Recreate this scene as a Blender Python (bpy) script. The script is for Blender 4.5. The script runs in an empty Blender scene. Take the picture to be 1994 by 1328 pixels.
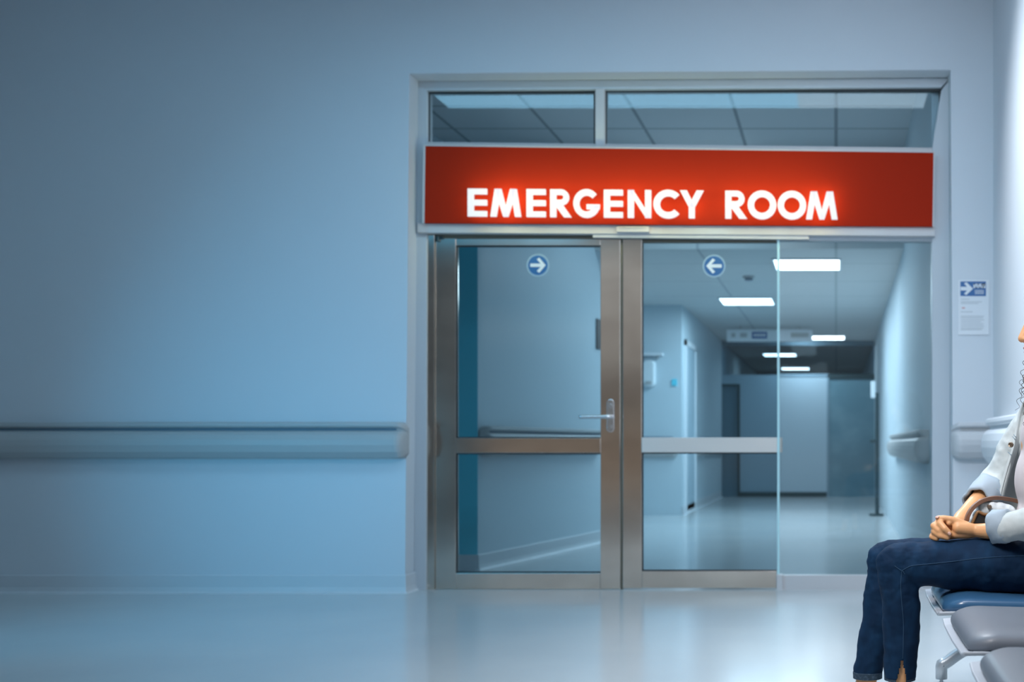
import bpy, bmesh, math, random
from mathutils import Vector, Matrix, noise
from mathutils.bvhtree import BVHTree

random.seed(7)
C = bpy.context.scene.collection
PI = math.pi

# ------------------------------------------------------------------ camera model
F, VX, VY, CZ = 2250.0, 1628.0, 865.0, 0.86      # focal length in pixels, vanishing point, eye height
W, H = 1994.0, 1328.0
def P(px, py, D):
    return Vector(((px - VX) * D / F, D, CZ - (py - VY) * D / F))
def PX(px, D): return (px - VX) * D / F
def PZ(py, D): return CZ - (py - VY) * D / F

DW = 6.68          # front face of the back wall
DF = 6.82          # front face of the metal door frame

# ------------------------------------------------------------------ materials
def mat(name, color, rough=0.5, metal=0.0, emit=None, estr=0.0, bump=None, var=None, spec=None, sss=0.0, aniso=0.0, coat=0.0):
    m = bpy.data.materials.new(name); m.use_nodes = True
    nt = m.node_tree; b = nt.nodes['Principled BSDF']
    b.inputs['Base Color'].default_value = (*color, 1)
    b.inputs['Roughness'].default_value = rough
    b.inputs['Metallic'].default_value = metal
    if spec is not None: b.inputs['Specular IOR Level'].default_value = spec
    if aniso: b.inputs['Anisotropic'].default_value = aniso
    if coat: b.inputs['Coat Weight'].default_value = coat; b.inputs['Coat Roughness'].default_value = 0.15
    if emit: b.inputs['Emission Color'].default_value = (*emit, 1); b.inputs['Emission Strength'].default_value = estr
    if sss:
        b.inputs['Subsurface Weight'].default_value = sss
        b.inputs['Subsurface Radius'].default_value = (0.02, 0.008, 0.004)
        b.inputs['Subsurface Scale'].default_value = 0.3
    tc = nt.nodes.new('ShaderNodeTexCoord')
    if bump:                                   # (scale xyz, strength, distance, detail)
        mp = nt.nodes.new('ShaderNodeMapping'); mp.inputs['Scale'].default_value = bump[0]
        n = nt.nodes.new('ShaderNodeTexNoise'); n.inputs['Scale'].default_value = 1.0; n.inputs['Detail'].default_value = bump[3]
        bp = nt.nodes.new('ShaderNodeBump'); bp.inputs['Strength'].default_value = bump[1]; bp.inputs['Distance'].default_value = bump[2]
        nt.links.new(tc.outputs['Object'], mp.inputs[0]); nt.links.new(mp.outputs[0], n.inputs['Vector'])
        nt.links.new(n.outputs['Fac'], bp.inputs['Height']); nt.links.new(bp.outputs[0], b.inputs['Normal'])
    if var:                                    # (scale xyz, second colour, detail, low, high)
        mp = nt.nodes.new('ShaderNodeMapping'); mp.inputs['Scale'].default_value = var[0]
        n = nt.nodes.new('ShaderNodeTexNoise'); n.inputs['Scale'].default_value = 1.0; n.inputs['Detail'].default_value = var[2]
        r = nt.nodes.new('ShaderNodeMapRange'); r.inputs[1].default_value = var[3]; r.inputs[2].default_value = var[4]
        mx = nt.nodes.new('ShaderNodeMix'); mx.data_type = 'RGBA'
        mx.inputs[6].default_value = (*color, 1); mx.inputs[7].default_value = (*var[1], 1)
        nt.links.new(tc.outputs['Object'], mp.inputs[0]); nt.links.new(mp.outputs[0], n.inputs['Vector'])
        nt.links.new(n.outputs['Fac'], r.inputs[0]); nt.links.new(r.outputs[0], mx.inputs[0])
        nt.links.new(mx.outputs[2], b.inputs['Base Color'])
    return m

def glass_mat(name, tint, refl=1.0, rough=0.02):
    m = bpy.data.materials.new(name); m.use_nodes = True
    nt = m.node_tree; nt.nodes.clear()
    o = nt.nodes.new('ShaderNodeOutputMaterial'); t = nt.nodes.new('ShaderNodeBsdfTransparent'); g = nt.nodes.new('ShaderNodeBsdfGlossy')
    t.inputs[0].default_value = (*tint, 1); g.inputs['Roughness'].default_value = rough
    fr = nt.nodes.new('ShaderNodeFresnel'); fr.inputs[0].default_value = 1.5
    ml = nt.nodes.new('ShaderNodeMath'); ml.operation = 'MULTIPLY'; ml.inputs[1].default_value = refl
    mx = nt.nodes.new('ShaderNodeMixShader')
    nt.links.new(fr.outputs[0], ml.inputs[0]); nt.links.new(ml.outputs[0], mx.inputs[0])
    nt.links.new(t.outputs[0], mx.inputs[1]); nt.links.new(g.outputs[0], mx.inputs[2]); nt.links.new(mx.outputs[0], o.inputs[0])
    return m

def tile_ceiling_mat(name, color, line, sx, sy, w=0.028):
    m = bpy.data.materials.new(name); m.use_nodes = True
    nt = m.node_tree; b = nt.nodes['Principled BSDF']; b.inputs['Roughness'].default_value = 0.8
    tc = nt.nodes.new('ShaderNodeTexCoord'); sp = nt.nodes.new('ShaderNodeSeparateXYZ'); nt.links.new(tc.outputs['Object'], sp.inputs[0])
    outs = []
    for ax, s in ((0, sx), (1, sy)):
        md = nt.nodes.new('ShaderNodeMath'); md.operation = 'PINGPONG'; md.inputs[1].default_value = s / 2
        lt = nt.nodes.new('ShaderNodeMath'); lt.operation = 'LESS_THAN'; lt.inputs[1].default_value = w / 2
        nt.links.new(sp.outputs[ax], md.inputs[0]); nt.links.new(md.outputs[0], lt.inputs[0]); outs.append(lt)
    mxm = nt.nodes.new('ShaderNodeMath'); mxm.operation = 'MAXIMUM'
    nt.links.new(outs[0].outputs[0], mxm.inputs[0]); nt.links.new(outs[1].outputs[0], mxm.inputs[1])
    mx = nt.nodes.new('ShaderNodeMix'); mx.data_type = 'RGBA'; mx.inputs[6].default_value = (*color, 1); mx.inputs[7].default_value = (*line, 1)
    nt.links.new(mxm.outputs[0], mx.inputs[0]); nt.links.new(mx.outputs[2], b.inputs['Base Color'])
    return m

M = {}
M['wall'] = mat('wall_paint', (0.60, 0.65, 0.70), 0.75, bump=((60, 60, 60), 0.05, 0.002, 3))
M['wall_r'] = mat('wall_paint_right', (0.66, 0.70, 0.74), 0.75)
M['wall_l'] = mat('wall_paint_left', (0.46, 0.44, 0.42), 0.75)
M['corridor'] = mat('corridor_paint', (0.52, 0.62, 0.68), 0.7)
M['teal'] = mat('teal_paint', (0.12, 0.62, 0.78), 0.6)
M['floor'] = mat('vinyl_floor', (0.54, 0.57, 0.58), 0.16, bump=((14, 3, 1), 0.06, 0.003, 2), var=((1.2, 1.2, 1), (0.50, 0.54, 0.56), 3, 0.35, 0.65))
M['skirt'] = mat('skirting_vinyl', (0.58, 0.62, 0.66), 0.55)
M['ceil'] = mat('plaster_ceiling', (0.62, 0.66, 0.70), 0.8)
M['ceil_tile'] = tile_ceiling_mat('tile_ceiling', (0.50, 0.55, 0.58), (0.22, 0.26, 0.29), 0.77, 0.62)
M['ceil_low'] = tile_ceiling_mat('corridor_tile_ceiling', (0.56, 0.59, 0.60), (0.40, 0.44, 0.46), 1.2, 1.2, 0.025)
M['steel'] = mat('brushed_steel', (0.86, 0.78, 0.70), 0.13, 1.0, bump=((900, 900, 3), 0.04, 0.0004, 2), var=((3, 3, 5), (0.74, 0.66, 0.59), 2, 0.35, 0.65))
M['frame'] = mat('painted_frame', (0.50, 0.55, 0.60), 0.45)
M['frame2'] = mat('painted_frame_light', (0.56, 0.55, 0.56), 0.4)
M['satin'] = mat('satin_rail', (0.76, 0.71, 0.67), 0.4, 0.3)
M['dark'] = mat('dark_gasket', (0.02, 0.025, 0.03), 0.6)
M['brown'] = mat('bronze_track', (0.12, 0.10, 0.07), 0.5)
M['chrome'] = mat('satin_chrome', (0.75, 0.77, 0.80), 0.2, 1.0)
M['glass'] = glass_mat('door_glass', (0.74, 0.85, 0.89), 1.0)
M['glass_clear'] = glass_mat('clear_glass', (0.90, 0.96, 0.98), 0.9)
M['glass_far'] = glass_mat('far_glass', (0.80, 0.88, 0.92), 0.08)
M['glass_edge'] = mat('glass_edge', (0.45, 0.68, 0.72), 0.2, emit=(0.3, 0.55, 0.62), estr=0.12)  # edge is no lamp; faint emission paints its bright line
M['red'] = mat('red_sign_panel', (0.36, 0.021, 0.007), 0.75, spec=0.06)
M['letter'] = mat('lit_letter', (0.25, 0.25, 0.26), 0.5, emit=(0.86, 0.87, 0.92), estr=0.78)
M['halo'] = mat('letter_backlight', (0.9, 0.8, 0.7), 0.5, emit=(1.0, 0.95, 0.45), estr=3.0)
M['blue'] = mat('sign_blue', (0.03, 0.13, 0.33), 0.45)
M['white'] = mat('sign_white', (0.72, 0.76, 0.80), 0.5)
M['paper'] = mat('notice_paper', (0.70, 0.74, 0.78), 0.7)
M['ink'] = mat('notice_ink', (0.48, 0.52, 0.55), 0.7)
M['redink'] = mat('notice_red_ink', (0.62, 0.40, 0.40), 0.7)
M['rail'] = mat('handrail_vinyl', (0.42, 0.44, 0.45), 0.5)
M['rail_w'] = mat('handrail_white', (0.72, 0.76, 0.80), 0.45)
M['rail_g'] = mat('handrail_pale_grey', (0.50, 0.53, 0.56), 0.5)
M['rail_d'] = mat('handrail_groove_shade', (0.12, 0.18, 0.24), 0.6)
M['lamp'] = mat('light_diffuser', (0.9, 0.9, 0.9), 0.5, emit=(0.86, 0.94, 1.0), estr=6.0)
M['lampframe'] = mat('light_frame', (0.75, 0.78, 0.8), 0.5)
M['door_dark'] = mat('dark_door', (0.09, 0.17, 0.22), 0.5)
M['door_teal'] = mat('teal_door', (0.13, 0.25, 0.31), 0.45, var=((2, 2, 2.5), (0.20, 0.33, 0.39), 4, 0.4, 0.7))
M['door_mid'] = mat('blue_grey_panel', (0.26, 0.37, 0.45), 0.5)
M['door_light'] = mat('pale_panel', (0.46, 0.58, 0.66), 0.5)
M['darkmetal'] = mat('dark_metal', (0.04, 0.07, 0.08), 0.4, 0.5)
M['plastic'] = mat('white_plastic', (0.70, 0.76, 0.80), 0.4)
M['cushion_blue'] = mat('navy_vinyl_cushion', (0.035, 0.11, 0.22), 0.30, coat=0.3)
M['cushion_grey'] = mat('slate_vinyl_cushion', (0.16, 0.18, 0.215), 0.48, coat=0.06)
M['shell'] = mat('grey_seat_shell', (0.50, 0.54, 0.60), 0.4)
M['alu'] = mat('grey_cast_leg', (0.48, 0.52, 0.56), 0.35, 0.4)
M['skin'] = mat('skin', (0.80, 0.41, 0.19), 0.45, sss=0.12, bump=((220, 220, 220), 0.06, 0.001, 2))
M['nail'] = mat('nail', (0.68, 0.40, 0.32), 0.25)
M['denim'] = mat('dark_denim', (0.0022, 0.018, 0.050), 0.8, spec=0.2, bump=((500, 500, 90), 0.25, 0.0008, 3), var=((26, 26, 14), (0.0050, 0.034, 0.085), 5, 0.42, 0.75))
M['denim_seam'] = mat('denim_seam_thread', (0.014, 0.055, 0.115), 0.8)
M['denim_hem'] = mat('denim_hem', (0.020, 0.045, 0.075), 0.85, var=((120, 120, 120), (0.06, 0.10, 0.15), 3, 0.5, 0.7))
M['jacket'] = mat('pale_denim', (0.52, 0.57, 0.57), 0.85, bump=((300, 300, 300), 0.2, 0.0008, 3), var=((20, 20, 20), (0.60, 0.64, 0.63), 4, 0.4, 0.7))
M['cuff'] = mat('pale_denim_cuff', (0.40, 0.48, 0.55), 0.85, bump=((300, 300, 300), 0.2, 0.0008, 3))
M['jseam'] = mat('pale_denim_stitch', (0.36, 0.50, 0.60), 0.85)
M['shirt'] = mat('pale_pink_cotton', (0.68, 0.62, 0.63), 0.9, bump=((60, 60, 20), 0.15, 0.002, 2))
M['button'] = mat('bronze_button', (0.28, 0.20, 0.14), 0.35, 0.8)
M['hair'] = mat('dark_brown_hair', (0.05, 0.032, 0.022), 0.4)
M['lips'] = mat('lips', (0.50, 0.20, 0.17), 0.4)
M['eye'] = mat('eye_white', (0.8, 0.8, 0.8), 0.2)
M['iris'] = mat('iris_brown', (0.06, 0.03, 0.015), 0.2)
M['leather'] = mat('brown_leather', (0.20, 0.095, 0.055), 0.45)
M['leather2'] = mat('tan_leather_edge', (0.26, 0.14, 0.06), 0.35)
M['canvas'] = mat('white_canvas', (0.66, 0.70, 0.71), 0.85, bump=((90, 90, 90), 0.3, 0.003, 3))
M['black'] = mat('black_lining', (0.02, 0.025, 0.03), 0.3)
M['shoe'] = mat('shoe_white', (0.6, 0.6, 0.62), 0.6)

# ------------------------------------------------------------------ object helpers
def link(name, me, m, parent=None, smooth=False, bevel=0.0):
    o = bpy.data.objects.new(name, me); C.objects.link(o)
    if m: me.materials.append(m)
    if parent: o.parent = parent; o.matrix_parent_inverse = parent.matrix_world.inverted()
    if smooth:
        for p in me.polygons: p.use_smooth = True
    if bevel:
        b = o.modifiers.new('bevel', 'BEVEL'); b.width = bevel; b.segments = 2; b.limit_method = 'ANGLE'
    return o
def mk(name, bm, m, parent=None, smooth=False, bevel=0.0):
    bmesh.ops.recalc_face_normals(bm, faces=bm.faces[:])
    me = bpy.data.meshes.new(name); bm.to_mesh(me); bm.free()
    return link(name, me, m, parent, smooth, bevel)
def tag(o, label=None, cat=None, group=None, kind=None):
    if label: o['label'] = label
    if cat: o['category'] = cat
    if group: o['group'] = group
    if kind: o['kind'] = kind
    return o
def thing(name, label, cat, loc=(0, 0, 0), group=None, kind=None):
    o = bpy.data.objects.new(name, None); C.objects.link(o); o.location = loc; o.empty_display_size = 0.05
    o.matrix_world = Matrix.Translation(loc)
    return tag(o, label, cat, group, kind)
def struct(name, bm, m, label=None, cat=None, bevel=0.0):
    return tag(mk(name, bm, m, bevel=bevel), label, cat, kind='structure')

def BM(): return bmesh.new()
def box(bm, x0, y0, z0, x1, y1, z1):
    v = [bm.verts.new((x, y, z)) for x in (x0, x1) for y in (y0, y1) for z in (z0, z1)]
    for f in ((0, 1, 3, 2), (4, 6, 7, 5), (0, 4, 5, 1), (2, 3, 7, 6), (0, 2, 6, 4), (1, 5, 7, 3)): bm.faces.new([v[i] for i in f])
    return bm
def boxp(bm, px0, py0, px1, py1, D, depth):      # a box facing the room: front at D, edges as read off the photo
    return box(bm, PX(px0, D), D, PZ(py1, D), PX(px1, D), D + depth, PZ(py0, D))
def prism(bm, pts, d):                           # polygon (list of Vector) extruded by vector d
    a = [bm.verts.new(p) for p in pts]; b = [bm.verts.new(Vector(p) + Vector(d)) for p in pts]; n = len(a)
    bm.faces.new(a); bm.faces.new(b[::-1])
    for i in range(n): bm.faces.new((a[i], b[i], b[(i + 1) % n], a[(i + 1) % n]))
    return bm
def quadp(bm, corners, D, depth):                # four pixel corners at plane D, extruded away from the camera
    return prism(bm, [P(x, y, D) for x, y in corners], (0, depth, 0))
def sweep(bm, path, prof, closed=True, caps=True):    # rings given directly
    rings = [[bm.verts.new(p) for p in ring] for ring in path]
    n = len(rings[0])
    for a, b in zip(rings, rings[1:]):
        for i in range(n if closed else n - 1):
            bm.faces.new((a[i], a[(i + 1) % n], b[(i + 1) % n], b[i]))
    if caps and closed: bm.faces.new(rings[0][::-1]); bm.faces.new(rings[-1])
    return rings
def tube(bm, pts, r, n=10, caps=True):
    pts = [Vector(p) for p in pts]; rr = r if isinstance(r, (list, tuple)) else [r] * len(pts)
    up = None; rings = []
    for i, p in enumerate(pts):
        t = (pts[min(i + 1, len(pts) - 1)] - pts[max(i - 1, 0)]).normalized()
        if up is None: up = t.orthogonal().normalized()
        u = (up - t * up.dot(t)); u = u.normalized() if u.length > 1e-6 else t.orthogonal().normalized(); up = u; v = t.cross(u)
        rings.append([p + (u * math.cos(2 * PI * k / n) + v * math.sin(2 * PI * k / n)) * rr[i] for k in range(n)])
    sweep(bm, rings, None, True, caps); return bm
def disc(bm, c, r, depth, n=32, axis='y', flip=1):
    pts = []
    for k in range(n):
        a = 2 * PI * k / n
        if axis == 'y': pts.append(Vector((c[0] + r * math.cos(a), c[1], c[2] + r * math.sin(a))))
        elif axis == 'z': pts.append(Vector((c[0] + r * math.cos(a), c[1] + r * math.sin(a), c[2])))
        else: pts.append(Vector((c[0], c[1] + r * math.cos(a), c[2] + r * math.sin(a))))
    d = {'y': (0, depth, 0), 'z': (0, 0, depth), 'x': (depth, 0, 0)}[axis]
    return prism(bm, pts, d)
def spline(pts, n=8):                            # Catmull-Rom through tuples of any length
    out = []
    q = [pts[0]] + list(pts) + [pts[-1]]
    for i in range(1, len(q) - 2):
        for k in range(n):
            t = k / n
            out.append(tuple(0.5 * (2 * b + (c - a) * t + (2 * a - 5 * b + 4 * c - d) * t * t + (-a + 3 * b - 3 * c + d) * t ** 3)
                             for a, b, c, d in zip(q[i - 1], q[i], q[i + 1], q[i + 2])))
    out.append(tuple(pts[-1])); return out
def rr_poly(w, d, r, n=6):                       # rounded rectangle, centred
    pts = []
    for cx, cy, a0 in ((w / 2 - r, d / 2 - r, 0), (-w / 2 + r, d / 2 - r, 90), (-w / 2 + r, -d / 2 + r, 180), (w / 2 - r, -d / 2 + r, 270)):
        for k in range(n + 1):
            a = math.radians(a0 + 90 * k / n); pts.append((cx + r * math.cos(a), cy + r * math.sin(a)))
    return pts

# blobs that melt into one surface
def ball(bm, c, r, rot=None, seg=16):
    r = (r, r, r) if not isinstance(r, (tuple, list)) else r
    mtx = Matrix.Translation(Vector(c)) @ (rot.to_4x4() if rot else Matrix()) @ Matrix.Diagonal((*r, 1))
    bmesh.ops.create_uvsphere(bm, u_segments=seg, v_segments=max(8, seg // 2 + 2), radius=1.0, matrix=mtx)
def chain(bm, pts, seg=14):                      # [(point, radius)] -> tapered capsules
    for (p, r) in pts: ball(bm, p, r, seg=seg)
    for (p, r), (q, s) in zip(pts, pts[1:]):
        p, q = Vector(p), Vector(q); d = q - p
        if d.length < 1e-5: continue
        rot = d.to_track_quat('Z', 'Y').to_matrix().to_4x4()
        bmesh.ops.create_cone(bm, cap_ends=True, segments=seg, radius1=r, radius2=s, depth=d.length,
                              matrix=Matrix.Translation((p + q) / 2) @ rot)
def melt(bm, voxel, smooth_it=4, fac=0.5):
    me = bpy.data.meshes.new('melt'); bm.to_mesh(me); bm.free()
    o = bpy.data.objects.new('melt', me); C.objects.link(o)
    r = o.modifiers.new('r', 'REMESH'); r.mode = 'VOXEL'; r.voxel_size = voxel; r.use_smooth_shade = True
    if smooth_it:
        s = o.modifiers.new('s', 'SMOOTH'); s.factor = fac; s.iterations = smooth_it
    dg = bpy.context.evaluated_depsgraph_get()
    out = bpy.data.meshes.new_from_object(o.evaluated_get(dg)); bpy.data.objects.remove(o); bpy.data.meshes.remove(me)
    out.materials.clear()
    return out
def wrinkle(me, amp, scale, stretch=(1, 1, 1), seed=0.0, mask=None):
    nor = [v.normal.copy() for v in me.vertices]
    for v, vn in zip(me.vertices, nor):
        p = v.co
        k = 1.0 if mask is None else mask(p)
        if k <= 0: continue
        n = noise.fractal(Vector((p.x * stretch[0], p.y * stretch[1], p.z * stretch[2])) * scale + Vector((seed, 0, 0)), 1.0, 2.0, 3)
        v.co = p + vn * (amp * n * k)

# ================================================================== THE SETTING
ZC = 3.62
bm = BM(); box(bm, -8.0, -2.5, -0.05, 3.4, 30.0, 0.0)
struct('floor', bm, M['floor'], 'glossy pale blue-grey vinyl floor running through the doors', 'floor')
bm = BM(); box(bm, -8.0, -2.5, ZC, 1.2, DW + 0.2, ZC + 0.05)
struct('ceiling', bm, M['ceil'])
# back wall with its door opening
OL, OR_, OT = PX(797, DW), PX(1851, DW), PZ(140, DW)
OLb, ORb = PX(788.5, DW), PX(1857, DW)
bm = BM(); T = 0.22
prism(bm, [Vector((-8, DW, 0)), Vector((OLb, DW, 0)), Vector((OL, DW, PZ(143, DW))), Vector((OL, DW, ZC)), Vector((-8, DW, ZC))], (0, T, 0))
prism(bm, [Vector((OL, DW, PZ(143, DW))), Vector((OR_, DW, PZ(136, DW))), Vector((OR_, DW, ZC)), Vector((OL, DW, ZC))], (0, T, 0))
prism(bm, [Vector((ORb, DW, 0)), Vector((1.2, DW, 0)), Vector((1.2, DW, ZC)), Vector((OR_, DW, ZC)), Vector((OR_, DW, PZ(136, DW)))], (0, T, 0))
struct('wall_back', bm, M['wall'], 'plain blue-lit wall around the glazed doors', 'wall')
WR = PX(1934, DW)
bm = BM(); box(bm, WR, -2.5, 0, WR + 0.15, DW, ZC)
struct('wall_right', bm, M['wall_r'], 'bright white side wall behind the seats', 'wall')
bm = BM(); box(bm, -5.15, -2.5, 0, -4.98, DW, ZC)
struct('wall_left', bm, M['wall_l'])  # unseen wall, set close for corner shade, grey for the steel's reflections

def skirting(name, pts, h=0.105, t=0.012):       # pts: floor line, wall on the far side; cove at the foot
    bm = BM(); prof = [(0, 0), (t + 0.02, 0), (t + 0.006, 0.012), (t, 0.035), (t, h - 0.004), (t - 0.004, h), (0, h)]
    rings = []
    for i, (x, y, nx, ny) in enumerate(pts):
        rings.append([Vector((x + nx * o, y + ny * o, z)) for o, z in prof])
    sweep(bm, rings, None)
    return struct(name, bm, M['skirt'])
skirting('baseboard_back', [(-4.98, DW, 0, -1), (OLb, DW, 0.7, -1), (OLb, DF, 1, 0)])
skirting('baseboard_right', [(ORb, DF, -1, 0), (ORb, DW, -0.7, -1), (WR, DW, -1, -1), (WR, -2.5, -1, 0)])

# ---- corridor shell beyond the doors
CH = 2.55                                        # corridor ceiling
W1a, W1b = (-2.45, 7.9), (-2.06, 10.18)
bm = BM(); prism(bm, [Vector((W1a[0], W1a[1], 0)), Vector((W1b[0], W1b[1], 0)), Vector((W1b[0] - 0.12, W1b[1] + 0.02, 0)), Vector((W1a[0] - 0.12, W1a[1] + 0.02, 0))], (0, 0, 2.75))
struct('wall_vestibule', bm, M['corridor'], 'long plain wall seen through the left door leaf', 'wall')
bm = BM(); box(bm, -3.3, 7.9, 0, W1a[0], 8.0, 2.75)
struct('wall_return', bm, M['teal'], 'narrow teal wall strip behind the left edge of the door glass', 'wall')
bm = BM(); box(bm, -3.4, DW + T, 0, -3.3, 14.1, 3.4)
struct('wall_side', bm, M['corridor'])
XL = -1.87
bm = BM(); box(bm, -3.3, 14.0, 0, XL, 14.12, CH)
struct('wall_nook', bm, M['corridor'], 'blue-grey wall facing the doors left of the corridor', 'wall')
bm = BM(); box(bm, XL - 0.1, 14.12, 0, XL, 29.5, CH)
struct('wall_corridor_left', bm, M['corridor'], 'left side wall of the corridor', 'wall')
XRa, XRb = 0.572, 0.63
bm = BM(); prism(bm, [Vector((XRa, DW + T, 0)), Vector((XRb, 18.9, 0)), Vector((XRb + 0.1, 18.9, 0)), Vector((XRa + 0.1, DW + T, 0))], (0, 0, 3.4))
box(bm, XRb, 18.9, 0, XRb + 0.1, 29.5, CH)
struct('wall_corridor_right', bm, M['corridor'], 'pale right side wall of the corridor', 'wall')
bm = BM(); box(bm, XL, 29.4, 0, XRb, 29.5, CH)
struct('wall_end', bm, M['door_dark'])
# ceilings beyond the doors: high tiled lobby, then a step down
bm = BM(); box(bm, -3.3, DW + T, 3.4, 0.8, 10.0, 3.45)
o = struct('ceiling_lobby', bm, M['ceil_tile'], 'tiled ceiling seen through the windows above the sign', 'ceiling')
bm = BM(); box(bm, -3.3, 10.0, CH, 0.8, 29.5, CH + 0.9)
struct('ceiling_corridor', bm, M['ceil_low'], 'grey tiled ceiling of the corridor', 'ceiling')
skirting('baseboard_vestibule', [(-3.3, 7.9, 0, -1), (W1a[0] , W1a[1], 0.9, -0.9), (W1b[0], W1b[1], 1, -0.15)])
skirting('baseboard_corridor', [(XL, 14.0, 1, -1), (XL, 18.8, 1, 0)])

# ---- partition across the corridor's end
DP = 18.9
def pp(bm, x0, y0, x1, y1, d=0.0, t=0.06): return box(bm, PX(x0, DP), DP + d, max(0, PZ(y1, DP)), PX(x1, DP), DP + d + t, PZ(y0, DP))
bm = BM(); pp(bm, 1404, 730, 1441, 748); pp(bm, 1441, 730, 1516, 968)
struct('wall_partition', bm, M['door_mid'], 'blue-grey partition panel across the corridor end', 'wall')
t = thing('door_3', 'dark narrow door at the far left end of the corridor', 'door', P(1422, 968, DP), kind='structure')
bm = BM(); pp(bm, 1404, 752, 1436, 968, 0.02); mk('door_leaf', bm, M['door_dark'], t)
bm = BM(); pp(bm, 1436, 748, 1441, 968, -0.02, 0.09); pp(bm, 1404, 748, 1436, 752, -0.02, 0.09); mk('door_frame', bm, M['darkmetal'], t)
t = thing('door_4', 'pale door lit from above at the corridor end', 'door', P(1563, 968, DP), kind='structure')
bm = BM(); pp(bm, 1518, 734, 1610, 968, -0.01); mk('door_leaf', bm, M['door_light'], t)
bm = BM(); pp(bm, 1516, 730, 1518, 968, -0.02, 0.08); pp(bm, 1610, 730, 1614, 968, -0.02, 0.08); pp(bm, 1516, 728, 1614, 734, -0.02, 0.08); mk('door_frame', bm, M['door_mid'], t)
t = thing('door_5', 'dark teal glazed door right of the pale door at the corridor end', 'door', P(1658, 968, DP), kind='structure')
bm = BM(); pp(bm, 1614, 738, 1704, 968); mk('door_leaf', bm, M['door_teal'], t)
bm = BM(); pp(bm, 1614, 728, 1704, 738, -0.02, 0.08); mk('door_frame', bm, M['darkmetal'], t)
bm = BM(); pp(bm, 1441, 958, 1610, 968, -0.03, 0.02); struct('baseboard_partition', bm, M['darkmetal'])
bm = BM(); box(bm, XL, DP - 0.03, CH - 0.075, XRb, DP + 0.08, CH - 0.001); struct('trim_2', bm, M['door_dark'], 'dark beam over the corridor end', 'beam')
bm = BM(); box(bm, XL, DP + 0.02, PZ(730, DP), XRb, DP + 0.03, CH - 0.075); struct('window_4', bm, M['glass_far'], 'glass strip above the far doors', 'window')
# frame and door on the left corridor wall
t = thing('door_6', 'pale door on the left wall of the corridor', 'door', (XL, 15.0, 0), kind='structure')
bm = BM(); box(bm, XL, 14.3, 0, XL + 0.012, 15.2, 2.08); mk('door_leaf', bm, M['door_light'], t)
bm = BM(); box(bm, XL, 14.22, 0, XL + 0.03, 14.3, 2.15); box(bm, XL, 15.2, 0, XL + 0.03, 15.28, 2.15); box(bm, XL, 14.22, 2.08, XL + 0.03, 15.28, 2.15)
mk('door_frame', bm, M['white'], t)

# ================================================================== GLAZED DOORSET
fr = thing('trim_1', 'pale metal frame around the emergency room doors', 'door frame', (0, DF, 0), kind='structure')
bm = BM(); quadp(bm, [(806, 1149.3), (812, 158), (831, 176), (829, 1149.3)], DF, 0.10); mk('jamb', bm, M['frame'], fr, bevel=0.003)
bm = BM(); boxp(bm, 829, 456, 846, 1149.3, DF + 0.015, 0.08); mk('jamb_stop', bm, M['steel'], fr, bevel=0.002)
bm = BM(); quadp(bm, [(1815, 1149.3), (1815, 290), (1833, 176), (1850, 152), (1850, 1149.3)], DF, 0.10); mk('jamb', bm, M['frame'], fr, bevel=0.003)
bm = BM(); quadp(bm, [(812, 158), (1850, 152), (1833, 170), (831, 176)], DF, 0.10); mk('head', bm, M['frame'], fr, bevel=0.003)
bm = BM(); boxp(bm, 1159, 172, 1177, 292, DF - 0.004, 0.08); mk('mullion', bm, M['frame2'], fr, bevel=0.003)
bm = BM(); quadp(bm, [(818, 276), (1834, 288), (1834, 446), (818, 446)], DF + 0.01, 0.09); mk('sign_backing', bm, M['frame2'], fr)
bm = BM(); quadp(bm, [(812, 434), (1821, 438), (1821, 460), (812, 453)], DF - 0.03, 0.10); mk('lintel', bm, M['frame2'], fr, bevel=0.004)
bm = BM(); quadp(bm, [(829, 450), (1815, 456), (1815, 470), (829, 464)], DF + 0.02, 0.06); mk('header', bm, M['brown'], fr)
bm = BM(); quadp(bm, [(1154, 456), (1575, 459), (1575, 466), (1154, 462)], DF - 0.02, 0.05); mk('track_cover', bm, M['frame2'], fr, bevel=0.001)
bm = BM(); quadp(bm, [(1512, 460), (1815, 460), (1815, 470), (1512, 469)], DF + 0.012, 0.05); mk('track', bm, M['frame'], fr)
# dark gaskets round the high windows
for (x0, x1, nm, lab) in ((831, 1159, 'window_1', 'narrow window above the left end of the red sign'), (1177, 1832, 'window_2', 'wide window above the red sign, right of the mullion')):
    t = thing(nm, lab, 'window', P((x0 + x1) / 2, 290, DF), kind='structure')
    bm = BM(); boxp(bm, x0, 172, x1, 300, DF + 0.05, 0.006); mk('pane', bm, M['glass_clear'], t)
    bm = BM()
    boxp(bm, x0, 172 if x0 > 1000 else 175, x1, 177.5 if x0 > 1000 else 180, DF + 0.03, 0.03)
    boxp(bm, x0, 175, x0 + 3.5, 296, DF + 0.03, 0.03); boxp(bm, x1 - 3, 175, x1, 296, DF + 0.03, 0.03)
    mk('gasket', bm, M['dark'], t)

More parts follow.
